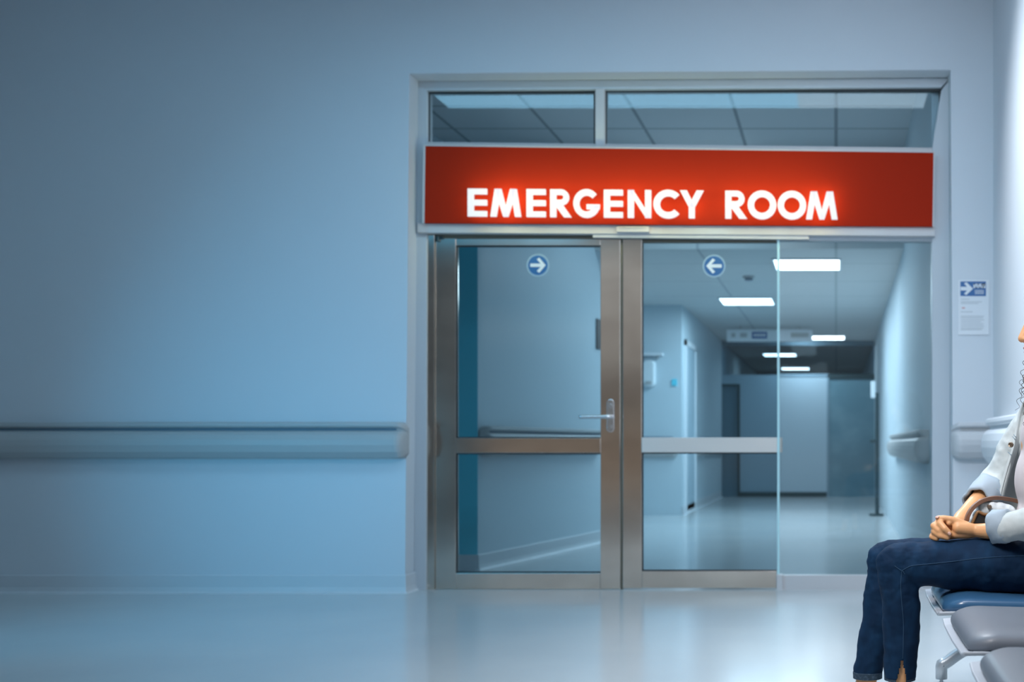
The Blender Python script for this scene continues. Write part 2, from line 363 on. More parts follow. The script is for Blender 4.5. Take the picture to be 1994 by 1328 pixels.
# left leaf
DL = DF + 0.02
d1 = thing('door_1', 'steel framed glass door leaf with a lever handle, left of the pair', 'door', (PX(1028, DL), DL, 0), kind='structure')
bm = BM(); boxp(bm, 848, 464, 888, 1147, DL, 0.05); mk('stile', bm, M['steel'], d1, bevel=0.003)
bm = BM(); boxp(bm, 1169, 464, 1208, 1147, DL, 0.05); mk('stile', bm, M['steel'], d1, bevel=0.003)
bm = BM(); boxp(bm, 888, 465, 1169, 478, DL, 0.05); mk('top_rail', bm, M['steel'], d1, bevel=0.002)
bm = BM(); boxp(bm, 888, 853, 1169, 882, DL - 0.004, 0.055); mk('middle_rail', bm, M['steel'], d1, bevel=0.002)
bm = BM(); boxp(bm, 888, 1116, 1169, 1147, DL, 0.05); mk('bottom_rail', bm, M['steel'], d1, bevel=0.002)
bm = BM(); boxp(bm, 887, 477, 1170, 854, DL + 0.022, 0.006); mk('pane', bm, M['glass'], d1)
bm = BM(); boxp(bm, 887, 881, 1170, 1117, DL + 0.022, 0.006); mk('pane', bm, M['glass'], d1)
bm = BM()
for (a, b, c, d) in ((888, 478, 891, 853), (888, 478, 1169, 481), (888, 882, 891, 1116), (888, 1113, 1169, 1116), (888, 882, 1169, 885), (888, 850.5, 1169, 853)): boxp(bm, a, b, c, d, DL + 0.012, 0.012)
mk('gasket', bm, M['dark'], d1)
bm = BM(); boxp(bm, 844.5, 458, 848.5, 1151, DL + 0.006, 0.03); boxp(bm, 1208, 464, 1212.5, 1149, DL + 0.006, 0.03); mk('edge_seal', bm, M['brown'], d1)
bm = BM(); tube(bm, [P(853, 470, DL - 0.006), P(853, 460, DL - 0.006)], 0.012, 12); boxp(bm, 847, 461, 862, 465, DL - 0.012, 0.02); mk('pivot', bm, M['darkmetal'], d1)
# lever handle
hd = BM()
pl = rr_poly(14 * DL / F, 64 * DL / F, 6.9 * DL / F, 8); c0 = P(1188.5, 809.5, DL - 0.008)
prism(hd, [c0 + Vector((x, 0, z)) for x, z in pl], (0, 0.010, 0))
hnd = mk('handle', hd, M['chrome'], d1, bevel=0.002); tag(hnd, 'satin chrome lever handle on long plate')
lv = BM(); tube(lv, spline([tuple(P(1189, 811, DL - 0.005)), tuple(P(1188.5, 811, DL - 0.045)), tuple(P(1183, 811, DL - 0.056)), tuple(P(1170, 811.5, DL - 0.057)), tuple(P(1128, 812, DL - 0.057))], 6), 0.0105, 14)
mk('lever', lv, M['chrome'], hnd, smooth=True)
bm = BM(); disc(bm, P(1189, 790, DL - 0.014), 0.011, 0.01, 20); disc(bm, P(1189, 831, DL - 0.014), 0.009, 0.01, 20); mk('lock_cylinder', bm, M['chrome'], hnd, bevel=0.001)

# right leaf
d2 = thing('door_2', 'steel framed glass door leaf right of the centre gap', 'door', (PX(1365, DL), DL, 0), kind='structure')
bm = BM(); boxp(bm, 1212.5, 463, 1250, 1146, DL, 0.05); mk('stile', bm, M['steel'], d2, bevel=0.003)
bm = BM(); boxp(bm, 1250, 463, 1512, 471.5, DL, 0.05); mk('top_rail', bm, M['brown'], d2, bevel=0.002)
bm = BM(); boxp(bm, 1250, 852, 1523, 881, DL - 0.004, 0.055); mk('middle_rail', bm, M['satin'], d2, bevel=0.002)
bm = BM(); boxp(bm, 1250, 1112, 1512, 1145, DL, 0.05); mk('bottom_rail', bm, M['steel'], d2, bevel=0.002)
bm = BM(); boxp(bm, 1249, 470, 1516, 853, DL + 0.022, 0.006); mk('pane', bm, M['glass'], d2)
bm = BM(); boxp(bm, 1249, 880, 1516, 1113, DL + 0.022, 0.006); mk('pane', bm, M['glass'], d2)
bm = BM()
for (a, b, c, d) in ((1250, 472, 1252.5, 852), (1250, 881, 1252.5, 1112), (1250, 1109.5, 1512, 1112), (1250, 881, 1512, 883.5)): boxp(bm, a, b, c, d, DL + 0.012, 0.012)
mk('gasket', bm, M['dark'], d2)
# frameless side panel
w3 = thing('window_3', 'frameless glass side panel right of the door leaves', 'window', (PX(1665, DL), DL, 0), kind='structure')
bm = BM(); boxp(bm, 1516, 466, 1815, 1121, DL - 0.008, 0.010); mk('pane', bm, M['glass_clear'], w3)
bm = BM(); boxp(bm, 1513.5, 466, 1518, 1121, DL - 0.009, 0.012); mk('pane_edge', bm, M['glass_edge'], w3)
bm = BM(); boxp(bm, 1523, 1120, 1815, 1150, DL - 0.02, 0.05); mk('bottom_rail', bm, M['frame2'], w3, bevel=0.003)
bm = BM(); boxp(bm, 1512, 1119, 1524, 1154, DL - 0.035, 0.06); mk('floor_block', bm, M['frame2'], w3, bevel=0.003)

# ================================================================== EMERGENCY ROOM SIGN
DS = DF - 0.055
sg = thing('emergency_sign', 'long red sign with glowing white EMERGENCY ROOM lettering over the doors', 'sign', P(1322, 440, DS))
bm = BM(); quadp(bm, [(828, 284), (1818, 297), (1816, 441), (826, 434)], DS, 0.045); mk('panel', bm, M['red'], sg)
bm = BM(); quadp(bm, [(824, 281.5), (1820, 294.5), (1818, 297), (828, 284)], DS - 0.004, 0.05); quadp(bm, [(828, 284), (826, 434), (822, 434), (824, 281.5)], DS - 0.004, 0.05)
quadp(bm, [(1818, 297), (1820.5, 294.5), (1818.5, 441), (1816, 441)], DS - 0.004, 0.05); mk('panel_edge', bm, M['frame2'], sg)
# letters drawn in pixel units: x0, width, on a baseline that dips slightly to the right; cap height 54
def base_y(x): return 421.0 + (x - 910.0) * 0.0083
CAPH = 54.0; ST = 11.5
def arc(cx, cy, r, a0, a1, n=28): return [(cx + r * math.cos(math.radians(a0 + (a1 - a0) * k / n)), cy + r * math.sin(math.radians(a0 + (a1 - a0) * k / n))) for k in range(n + 1)]
def glyph(ch, w):          # lists of convex-ish polygons, y up from the baseline
    h, s = CAPH, ST
    if ch == 'E': return [[(0, 0), (s, 0), (s, h), (0, h)]] + [[(s, y), (w, y), (w, y + s * 0.92), (s, y + s * 0.92)] for y in (0, h / 2 - s * 0.46)] + [[(s, h - s * .92), (w, h - s * .92), (w, h), (s, h)]]
    if ch == 'M':
        a = w * 0.16; m = w / 2
        return [[(0, 0), (s, 0), (a + s * 0.95, h), (a - 1, h)], [(w - s, 0), (w, 0), (w - a + 1, h), (w - a - s * .95, h)],
                [(a - 1, h), (a + s, h), (m + s * .42, 0), (m - s * .42, 0)], [(w - a + 1, h), (w - a - s, h), (m - s * .42, 0), (m + s * .42, 0)]]
    if ch == 'N': return [[(0, 0), (s, 0), (s, h), (0, h)], [(w - s, 0), (w, 0), (w, h), (w - s, h)], [(0, h), (s * .9, h), (w, 0), (w - s * .9, 0)]]
    if ch == 'Y': m = w / 2; return [[(m - s / 2, 0), (m + s / 2, 0), (m + s / 2, h * .44), (m - s / 2, h * .44)], [(0, h), (s * 1.15, h), (m + s * .5, h * .44), (m + s * .1, h * .36), (m - s * .5, h * .40)], [(w, h), (w - s * 1.15, h), (m - s * .5, h * .44), (m - s * .1, h * .36), (m + s * .5, h * .40)]]
    if ch in 'OCG':
        r = h / 2 + 0.8; cx, cy = (w / 2 if ch == 'O' else r), h / 2
        a0, a1 = {'O': (0, 360), 'C': (42, 318), 'G': (42, 372)}[ch]
        if ch == 'G': a1 = 352
        rx = (w / 2) / r if ch == 'O' else min(1.0, (w / (r * 1.72)))
        out, inn = arc(cx, cy, r, a0, a1, 44), arc(cx, cy, r - s * 1.05, a0, a1, 44)
        qs = [[out[i], out[i + 1], inn[i + 1], inn[i]] for i in range(44)]
        if ch == 'G': qs.append([(cx, cy - s * .15), (cx + r, cy - s * .15), (cx + r - 0.6, cy - s * .95), (cx, cy - s * .95)])
        xs = [p[0] for q in qs for p in q]; k = w / (max(xs) - min(xs)); mn = min(xs)
        return [[((x - mn) * k, y) for x, y in q] for q in qs]
    if ch == 'R':
        r = h * 0.285; cx = w * 0.88 - r; cy = h - r
        qs = [[(0, 0), (s, 0), (s, h), (0, h)], [(s, h), (cx, h), (cx, h - s * .9), (s, h - s * .9)], [(s, h - 2 * r), (cx, h - 2 * r), (cx, h - 2 * r + s * .9), (s, h - 2 * r + s * .9)]]
        out, inn = arc(cx, cy, r, 90, -90, 20), arc(cx, cy, r - s * .92, 90, -90, 20)
        qs += [[out[i], out[i + 1], inn[i + 1], inn[i]] for i in range(20)]
        qs.append([(cx - s * 1.15, h - 2 * r + 2), (cx + s * .2, h - 2 * r + 2), (w, 0), (w - s * 1.3, 0)])
        return qs
LET = [('E', 910.3, 947.6), ('M', 954.5, 1014), ('E', 1025, 1062), ('R', 1071, 1112.5), ('G', 1116.4, 1167.6), ('E', 1175.7, 1212.4), ('N', 1222.4, 1267.5),
       ('C', 1272.3, 1322.3), ('Y', 1324, 1369.8), ('R', 1412.3, 1454.5), ('O', 1456, 1511.5), ('O', 1514.3, 1569.7), ('M', 1569.7, 1631)]
def letters(bm, D, depth, which):
    for ch, x0, x1 in which:
        for q in glyph(ch, x1 - x0):
            prism(bm, [P(x0 + x, base_y(x0 + x) - y, D) for x, y in q], (0, depth, 0))
bm = BM(); letters(bm, DS - 0.085, 0.016, LET[:9]); mk('lettering', bm, M['letter'], sg)
bm = BM(); letters(bm, DS - 0.085, 0.016, LET[9:]); mk('lettering', bm, M['letter'], sg)
bm = BM(); letters(bm, DS - 0.068, 0.003, LET[:9]); mk('halo_light', bm, M['halo'], sg)
bm = BM(); letters(bm, DS - 0.068, 0.003, LET[9:]); mk('halo_light', bm, M['halo'], sg)
# small sensor on the lintel
t = thing('door_sensor', 'small pale sensor strip on the lintel under the red sign', 'sensor', P(1232, 452, DF - 0.03))
bm = BM(); boxp(bm, 1200, 441, 1264, 452, DF - 0.05, 0.02); mk('housing', bm, M['frame2'], t, bevel=0.004)
bm = BM(); boxp(bm, 1206, 442.5, 1258, 444.5, DF - 0.053, 0.005); mk('lens', bm, M['rail'], t)

# arrow stickers on the glass
def arrow_poly(c, s, sign, D):
    pts = [(-.78, .17), (.28, .17), (-.12, .60), (.14, .78), (.80, .0), (.14, -.78), (-.12, -.60), (.28, -.17), (-.78, -.17)]
    return [Vector((c.x + sign * x * s, D, c.z + z * s)) for x, z in pts]
def sticker(px, py, sign, label):
    D = DL + 0.0205; c = P(px, py, D); s = 19 * D / F
    t = thing('arrow_sticker', label, 'sticker', c, 'round arrow stickers on the door glass')
    bm = BM(); disc(bm, (c.x, D, c.z), s * 1.17, 0.0015, 40); mk('rim', bm, M['sticker_rim'], t)
    bm = BM(); disc(bm, (c.x, D - 0.001, c.z), s, 0.001, 40); mk('disc', bm, M['blue'], t)
    bm = BM(); prism(bm, arrow_poly(c, s, sign, D - 0.002), (0, 0.001, 0)); mk('arrow', bm, M['white'], t)
M['sticker_rim'] = mat('sticker_rim', (0.30, 0.42, 0.52), 0.5)
sticker(1047.5, 516.5, 1, 'round blue sticker with a white arrow pointing right, on the left door leaf')
sticker(1390.5, 518, -1, 'round blue sticker with a white arrow pointing left, on the right door leaf')

# notice on the wall right of the doors
t = thing('wall_notice', 'white notice sheet with a blue arrow header on the wall right of the doors', 'notice', P(1895, 652, DW - 0.003))
def np_(bm, x0, y0, x1, y1, k=0): return boxp(bm, x0, y0, x1, y1, DW - 0.006 - 0.001 * k, 0.001)
bm = BM(); boxp(bm, 1866, 545, 1926, 652, DW - 0.005, 0.004); mk('sheet', bm, M['paper'], t)
bm = BM(); np_(bm, 1870, 548, 1920, 576.5); mk('header', bm, M['blue2'] if 'blue2' in M else M['blue'], t)
bm = BM(); c = P(1882.5, 562, DW - 0.008)
s = 12.5 * DW / F; prism(bm, [Vector((c.x + x * s, DW - 0.008, c.z + z * s)) for x, z in [(-.95, .28), (.05, .28), (-.42, .8), (-.05, 1.0), (.98, 0), (-.05, -1.0), (-.42, -.8), (.05, -.28), (-.95, -.28)]], (0, 0.001, 0))
for ch, x0, x1 in (('N', 1895.5, 1902.5), ('N', 1903.5, 1910), ('M', 1911, 1919)):
    hs, ss = CAPH, ST; CAPH, ST = 9.0, 2.4
    for q in glyph(ch, x1 - x0): prism(bm, [P(x0 + x, 561 - y, DW - 0.008) for x, y in q], (0, 0.001, 0))
    CAPH, ST = hs, ss
for yy in (565, 568, 571): np_(bm, 1898, yy, 1916, yy + 1.2, 1.5)
mk('arrow_and_text', bm, M['white'], t)
bm = BM()
for y0, x1 in ((582, 1888), (587, 1912), (590, 1905), (606.5, 1894), (615, 1916), (618, 1914), (622, 1916), (626, 1910), (630, 1915), (634, 1916), (638, 1915), (641, 1912)):
    np_(bm, 1871, y0, x1, y0 + 1.4)
mk('printed_lines', bm, M['ink'], t)
bm = BM(); np_(bm, 1873, 598, 1879, 601); mk('red_mark', bm, M['redink'], t)

# ================================================================== HANDRAILS
RP = [(0.0, 0.775), (0.035, 0.775), (0.060, 0.785), (0.082, 0.815), (0.092, 0.855), (0.092, 0.885), (0.084, 0.915), (0.066, 0.932), (0.050, 0.938),
      (0.050, 0.952), (0.066, 0.957), (0.072, 0.966), (0.070, 0.980), (0.060, 0.986), (0.0, 0.986)]
def handrail(name_label, pts, m, ends=(True, True), groove_shade=None):
    """pts: (x, y, nx, ny) along the wall; n points into the room"""
    t = thing('handrail', name_label, 'handrail', (pts[0][0], pts[0][1], 0.775))
    def ring(p, k=1.0, slide=(0, 0)):
        zc = 0.88
        return [Vector((p[0] + slide[0] + p[2] * o * k, p[1] + slide[1] + p[3] * o * k, zc + (z - zc) * (0.6 + 0.4 * k))) for o, z in RP]
    bm = BM(); sweep(bm, [ring(p) for p in pts], None); mk('rail', bm, m, t)
    for e, (p, q) in zip(ends, ((pts[0], pts[1]), (pts[-1], pts[-2]))):
        if not e: continue
        d = Vector((p[0] - q[0], p[1] - q[1])).normalized()
        bm = BM(); rings = []
        for k in range(7):
            a = k / 6 * PI / 2; rings.append(ring(p, max(0.25, math.cos(a)), (d.x * 0.055 * math.sin(a), d.y * 0.055 * math.sin(a))))
        sweep(bm, rings, None); mk('end_cap', bm, m, t)
    if groove_shade:
        bm = BM()
        (x0, y0, nx, ny), (x1, y1, mx, my) = pts[0], pts[-1]
        sweep(bm, [[Vector((x + nx * o, y + ny * o, z)) for o, z in ((0.049, 0.9385), (0.053, 0.9385), (0.053, 0.9515), (0.049, 0.9515))] for x, y, nx, ny in (pts[0], pts[-1])], None)
        mk('groove_shade', bm, groove_shade, t)  # dark strip paints shade into the rail's top recess
    return t
handrail('long grey-blue wall handrail running across the left wall to the doors', [(-4.97, DW, 0, -1), (PX(772, DW - .05), DW, 0, -1)], M['rail'], (False, True), M['rail_d'])
handrail('short pale handrail stub on the wall between the door frame and the corner', [(PX(1872, DW - .05), DW, 0, -1), (WR - 0.0, DW, 0, -1)], M['rail_g'], (True, False), M['rail'])
RP_wall = RP; RP = [(o * 1.18, 0.872 + (z - 0.88) * 1.22) for o, z in RP_wall]
handrail('white handrail along the bright side wall behind the woman', [(WR, DW - 0.30, -1, 0), (WR, -2.4, -1, 0)], M['rail_w'], (False, False), None)
RP = RP_wall
dv = Vector((W1b[0] - W1a[0], W1b[1] - W1a[1])).normalized(); nv = (dv.y, -dv.x)
handrail('dim handrail on the wall behind the left door leaf', [(W1a[0] + .02, W1a[1] + .05, *nv), (W1b[0] - .15 * dv.x, W1b[1] - .15 * dv.y, *nv)], M['rail'], (True, True), M['rail_d'])
RP_keep = RP
RP = [(o, z - 0.07) for o, z in RP_keep]
handrail('short handrail beyond the right leaf, on the wall facing the doors', [(-3.2, 14.0, 0, -1), (PX(1312, 14.0), 14.0, 0, -1)], M['rail'], (False, True), M['rail_d'])
handrail('handrail along the left wall deep in the corridor', [(XL, 15.4, 1, 0), (XL, 18.7, 1, 0)], M['rail'], (True, False), M['rail_d'])
RP = [(o, z - 0.035) for o, z in RP_keep]
dr = Vector((XRb - XRa, 18.9 - DW)).normalized()
def xr(y): return XRa + (XRb - XRa) * (y - DW - T) / (18.9 - DW - T)
handrail('handrail on the right corridor wall behind the clear side panel', [(xr(7.15), 7.15, -1, 0), (xr(11.4), 11.4, -1, 0)], M['rail'], (True, True), M['rail_d'])
RP = RP_keep

# ================================================================== CORRIDOR THINGS
def ceiling_light(x, y, label):
    t = thing('ceiling_light', label, 'light', (x, y, CH), 'square panel lights on the corridor ceiling')
    s = 0.3
    bm = BM(); box(bm, x - s, y - s, CH - 0.012, x + s, y + s, CH - 0.004); mk('diffuser', bm, M['lamp'], t)
    bm = BM()
    for a in ((-s - .02, -s - .02, s + .02, -s), (-s - .02, s, s + .02, s + .02), (-s - .02, -s, -s, s), (s, -s, s + .02, s)):
        box(bm, x + a[0], y + a[1], CH - 0.015, x + a[2], y + a[3], CH - 0.001)
    mk('frame', bm, M['lampframe'], t)
def at_ceiling(px, py): D = F * (CH - CZ) / (VY - py); return PX(px, D), D
for (px, py, lb) in ((1572, 513.5, 'nearest and largest lit ceiling panel, above the clear side panel'), (1455, 585.5, 'lit ceiling panel left of the corridor middle, below the arrow sticker'),
                     (1607, 656.5, 'small lit ceiling panel right of the hanging white sign'), (1518.5, 690, 'lit panel cut by the glass edge, beyond the dark beam'), (1549, 717, 'farthest and lowest lit ceiling panel, over the pale door')):
    ceiling_light(*at_ceiling(px, py), lb)
x, y = at_ceiling(1458, 538)
t = thing('smoke_detector', 'small dark round detector on the corridor ceiling between two lit panels', 'smoke detector', (x, y, CH))
bm = BM(); disc(bm, (x, y, CH - 0.02), 0.06, 0.02, 24, 'z'); mk('base', bm, M['rail'], t)
bm = BM(); disc(bm, (x, y, CH - 0.04), 0.04, 0.02, 24, 'z'); mk('cap', bm, M['rail_d'], t)
# hanging sign
DH = 16.5
t = thing('hanging_sign', 'wide pale hanging sign with a blue field across the corridor', 'sign', P(1497, 640, DH))
bm = BM(); boxp(bm, 1415, 642, 1582, 665, DH, 0.04); mk('board', bm, M['white'], t, bevel=0.004)
bm = BM(); boxp(bm, 1464, 646, 1494, 659.5, DH - 0.004, 0.004); mk('blue_field', bm, M['blue'], t)
for a, b in ((1424, 1432), (1441, 1455), (1540, 1575)):
    bm = BM(); boxp(bm, a, 648, b, 657, DH - 0.004, 0.004); mk('grey_lettering', bm, M['rail'], t)
bm = BM()
for k in range(4): boxp(bm, 1468 + 6 * k, 650, 1472 + 6 * k, 655, DH - 0.008, 0.004)
mk('white_lettering', bm, M['rail_w'], t)
for xx in (1440, 1555):
    bm = BM(); box(bm, PX(xx, DH), DH + .015, PZ(642, DH), PX(xx, DH) + .02, DH + .03, CH); mk('hanger', bm, M['rail'], t)
# dispenser and small plate on the wall facing the doors
t = thing('wall_dispenser', 'pale rounded dispenser on the corridor wall just right of the steel stile', 'dispenser', P(1264, 752, 13.98))
bm = BM(); DD = 13.9; w = 24 * DD / F; h = 52 * DD / F; c = P(1263, 727, DD)
rings = [[c + Vector((x * k, yy, z * k2)) for x, z in rr_poly(w, h, w * .35)] for k, k2, yy in ((0.8, 0.92, -0.02), (1, 1, 0.01), (1, 1, 0.1))]
sweep(bm, rings, None); mk('body', bm, M['plastic'], t, smooth=False)
bm = BM(); prism(bm, [c + Vector((x * .5, -0.03, z * .12 - h * .35)) for x, z in rr_poly(w, h, w * .3)], (0, 0.02, 0)); mk('lever', bm, M['rail'], t)
t = thing('wall_shelf', 'thin pale ledge on the corridor wall above the dispenser', 'shelf', P(1262, 690, 13.98))
bm = BM(); boxp(bm, 1236, 687, 1290, 692, 13.9, 0.1); mk('ledge', bm, M['white'], t, bevel=0.004)
for xx in (1244, 1278):
    bm = BM(); boxp(bm, xx, 692, xx + 4, 698, 13.94, 0.06); mk('bracket', bm, M['rail'], t)
bm = BM(); boxp(bm, 1308, 738, 1318, 751, 13.985, 0.016)
o = mk('room_plate', bm, M['teal'], None, bevel=0.002); tag(o, 'small teal room plate at the corner of the corridor wall', 'plate')
# dark plaque on the vestibule wall
bm = BM(); a = Vector((W1b[0], W1b[1])) - dv * 0.15; b = Vector((W1b[0], W1b[1])) - dv * 0.05
prism(bm, [Vector((a.x, a.y, z)) for z in (1.69,)] + [Vector((b.x, b.y, 1.69)), Vector((b.x, b.y, 1.95)), Vector((a.x, a.y, 1.95))], (nv[0] * .012, nv[1] * .012, 0))
o = mk('wall_plaque', bm, M['dark']); tag(o, 'dark upright plaque on the wall behind the left door leaf, beside its steel stile', 'plaque')
# slim stand by the right corridor wall
DT = 13.9; bx = PX(1708, DT)
t = thing('dispenser_stand', 'slim dark floor stand with pale head near the right corridor wall', 'stand', (bx, DT, 0))
bm = BM(); disc(bm, (bx - .01, DT, 0.0), 0.09, 0.025, 28, 'z'); mk('base', bm, M['darkmetal'], t, bevel=0.005)
bm = BM(); tube(bm, [(bx, DT, 0.02), (bx, DT, PZ(765, DT))], 0.024, 14); mk('pole', bm, M['darkmetal'], t)
bm = BM(); tube(bm, [(bx + .02, DT, PZ(859, DT)), (PX(1694, DT), DT, PZ(859, DT))], 0.018, 10); mk('crossbar', bm, M['darkmetal'], t)
bm = BM(); boxp(bm, 1696, 742, 1705, 775, DT - 0.03, 0.06); mk('head', bm, M['plastic'], t, bevel=0.01)
bm = BM(); box(bm, PX(1704, DT), DT - .01, PZ(768, DT), bx, DT + .01, PZ(764, DT)); mk('bracket', bm, M['darkmetal'], t)

# ================================================================== BEAM SEATING
XF = 0.268                                       # front edge of the seats
bench = thing('waiting_bench', 'row of padded waiting-room seats on a shared metal beam along the right wall', 'seating', (0.6, 2.9, 0))
SH = 0.492
def seat(yc, m_c, label, w=0.475, d=0.46):
    x0, x1 = XF + 0.004, XF + d
    # pressed shell with an upturned, pointed rim
    def prof(u):                                 # height of the seat line from front (u=0) to back
        return SH - 0.055 + 0.018 * (1 - u) ** 3 * 0 - 0.02 * math.sin(PI * min(1, u)) - (0.010 * max(0, 0.12 - u) / 0.12)
    bm = BM(); rings = []
    for i in range(13):
        u = i / 12; x = XF - 0.006 + u * (d + 0.01); hw = w / 2 * (0.97 if i in (0,) else 1.0)
        z = prof(u); ring = []
        for (yy, dz) in ((-hw, 0.006), (-hw * .8, -0.004), (0, -0.008), (hw * .8, -0.004), (hw, 0.006), (hw, -0.002), (hw * .8, -0.012), (0, -0.016), (-hw * .8, -0.012), (-hw, -0.002)):
            ring.append(Vector((x, yc + yy, z + dz)))
        rings.append(ring)
    sweep(bm, rings, None); sh = mk('seat', bm, M['shell'], bench, smooth=False, bevel=0.003); tag(sh, label)
    # cushion: rounded slab with a crown
    bm = BM(); rings = []
    layers = ((0.95, -0.004), (0.99, 0.004), (1.0, 0.014), (0.985, 0.025), (0.94, 0.033), (0.85, 0.039), (0.70, 0.043), (0.45, 0.046), (0.2, 0.047))
    cx = XF + 0.006 + (d - 0.02) / 2
    for k, dz in layers:
        ring = []
        for (a, b) in rr_poly((d - 0.02) , w - 0.018, 0.060, 8):
            ea = a * k if k < .9 else a * (1 - (1 - k) * 0.9); eb = b * k if k < .9 else b * (1 - (1 - k) * 0.9)
            u = (cx + ea - XF) / d
            z = prof(u) + dz - 0.005 * max(0.0, (0.18 - u) / 0.18) + 0.004 * math.sin(7 * u)
            ring.append(Vector((cx + ea, yc + eb, z)))
        rings.append(ring)
    sweep(bm, rings, None); o = mk('cushion', bm, m_c, sh, smooth=True)
    s = o.modifiers.new('s', 'SUBSURF'); s.levels = 1; s.render_levels = 1
    # backrest
    bm = BM(); rings = []
    for i in range(9):
        v = i / 8; z = SH + 0.0 + v * 0.40; x = XF + d + 0.005 + v * 0.012 - 0.02 * math.sin(PI * v); hw = w / 2 * (1 - 0.25 * max(0, v - .8) ** 2 * 9)
        rings.append([Vector((x + dx - 0.012 * (1 - (yy / hw) ** 2 if hw else 0), yc + yy, z)) for yy, dx in ((-hw, 0.03), (-hw * .7, 0.012), (0, 0), (hw * .7, 0.012), (hw, 0.03), (hw, 0.045), (hw * .7, 0.035), (0, 0.03), (-hw * .7, 0.035), (-hw, 0.045))])
    sweep(bm, rings, None); mk('backrest', bm, m_c, bench, smooth=False, bevel=0.004)
ys = [3.18, 2.61, 2.04, 3.75]
seat(ys[0], M['cushion_blue'], 'seat with navy cushion under the woman')
seat(ys[1], M['cushion_grey'], 'empty seat with slate-grey cushion beside the woman')
seat(ys[2], M['cushion_grey'], 'empty slate-grey seat nearest the camera, cut by the frame')
seat(ys[3], M['cushion_blue'], 'navy seat beyond the woman')
bm = BM(); box(bm, 0.50, 1.85, 0.345, 0.58, 4.2, 0.395); mk('beam', bm, M['alu'], bench, bevel=0.006)
for yy in ys:
    bm = BM(); box(bm, 0.40, yy - 0.05, 0.392, 0.66, yy + 0.05, 0.405); mk('seat_bracket', bm, M['alu'], bench, bevel=0.003)
for yl in (2.05, 4.08):
    # upright under the beam with two low sloping feet ending in short posts on glides
    bm = BM(); tube(bm, [(0.54, yl, 0.35), (0.54, yl, 0.16)], 0.03, 18); mk('column', bm, M['alu'], bench, smooth=True)
    for fx in (0.372, 0.78):
        sg_ = -1 if fx < 0.5 else 1
        pts = spline([(0.54, yl, 0.175), (0.54 + (fx - 0.54) * .55, yl, 0.130), (fx - sg_ * 0.02, yl, 0.092), (fx - sg_ * 0.003, yl, 0.084)], 6)
        bm = BM(); tube(bm, pts + [(fx, yl, 0.077), (fx, yl, 0.032)], [0.022] * len(pts) + [0.021, 0.021], 16); lg = mk('leg', bm, M['alu'], bench, smooth=True)
        bm = BM(); tube(bm, [(fx, yl, 0.04), (fx, yl, 0.015)], 0.007, 12); disc(bm, (fx, yl, 0.0), 0.030, 0.010, 24, 'z'); disc(bm, (fx, yl, 0.010), 0.022, 0.008, 24, 'z'); mk('foot', bm, M['alu'], lg)

# ================================================================== THE WOMAN
YW = 3.18
YN, YF_ = 3.085, 3.30                            # near and far leg
woman = thing('person', 'seated woman in pale denim jacket and dark jeans, hands clasped in her lap', 'person', (0.55, YW, 0))
Zs = SH + 0.01
# joints
hipN, hipF = Vector((0.60, YW - 0.09, 0.535)), Vector((0.60, YW + 0.09, 0.535))
kneeN, kneeF = Vector((0.166, YN, 0.542)), Vector((0.145, YF_, 0.530))
ankN, ankF = Vector((0.172, YN + 0.005, 0.10)), Vector((0.072, YF_, 0.10))
shN, shF = Vector((0.615, YW - 0.165, 0.985)), Vector((0.615, YW + 0.165, 0.985))
elF = Vector((0.475, YW + 0.215, 0.745)); wrF = Vector((0.345, 3.195, 0.655))
elN = Vector((0.605, YW - 0.235, 0.68)); wrN = P(1900, 1033, 3.085)
bm = BM()
# torso, neck
ball(bm, (0.605, YW, 0.545), (0.120, 0.160, 0.095)); ball(bm, (0.605, YW, 0.70), (0.090, 0.120, 0.14)); ball(bm, (0.605, YW, 0.86), (0.096, 0.136, 0.14)); ball(bm, (0.612, YW, 0.965), (0.066, 0.155, 0.055))
chain(bm, [((0.61, YW, 1.0), 0.055), ((0.605, YW, 1.09), 0.05)])
# head
hc = Vector((0.612, YW, 1.185))
ball(bm, hc + Vector((0.012, 0, 0.02)), (0.095, 0.074, 0.098), seg=24); ball(bm, hc + Vector((-0.035, 0, -0.03)), (0.058, 0.060, 0.075), seg=24)
chain(bm, [(hc + Vector((-0.070, 0, -0.092)), 0.020), (hc + Vector((-0.045, 0.028, -0.085)), 0.022), (hc + Vector((0.01, 0.05, -0.05)), 0.022)])
chain(bm, [(hc + Vector((-0.070, 0, -0.092)), 0.020), (hc + Vector((-0.045, -0.028, -0.085)), 0.022), (hc + Vector((0.01, -0.05, -0.05)), 0.022)])
chain(bm, [(hc + Vector((-0.082, 0, 0.012)), 0.009), (hc + Vector((-0.092, 0, -0.012)), 0.010), (hc + Vector((-0.1005, 0, -0.034)), 0.0115)])   # nose
for s in (-1, 1):
    ball(bm, hc + Vector((-0.090, s * 0.012, -0.038)), 0.0085)
    ball(bm, hc + Vector((0.012, s * 0.075, -0.01)), (0.020, 0.008, 0.030))          # ear
    ball(bm, hc + Vector((-0.066, s * 0.034, -0.025)), (0.018, 0.018, 0.016))         # cheek
    chain(bm, [(hc + Vector((-0.083, s * 0.012, 0.022)), 0.008), (hc + Vector((-0.070, s * 0.045, 0.022)), 0.009)])  # brow
ball(bm, hc + Vector((-0.083, 0, -0.060)), (0.012, 0.022, 0.007)); ball(bm, hc + Vector((-0.081, 0, -0.071)), (0.012, 0.019, 0.007))
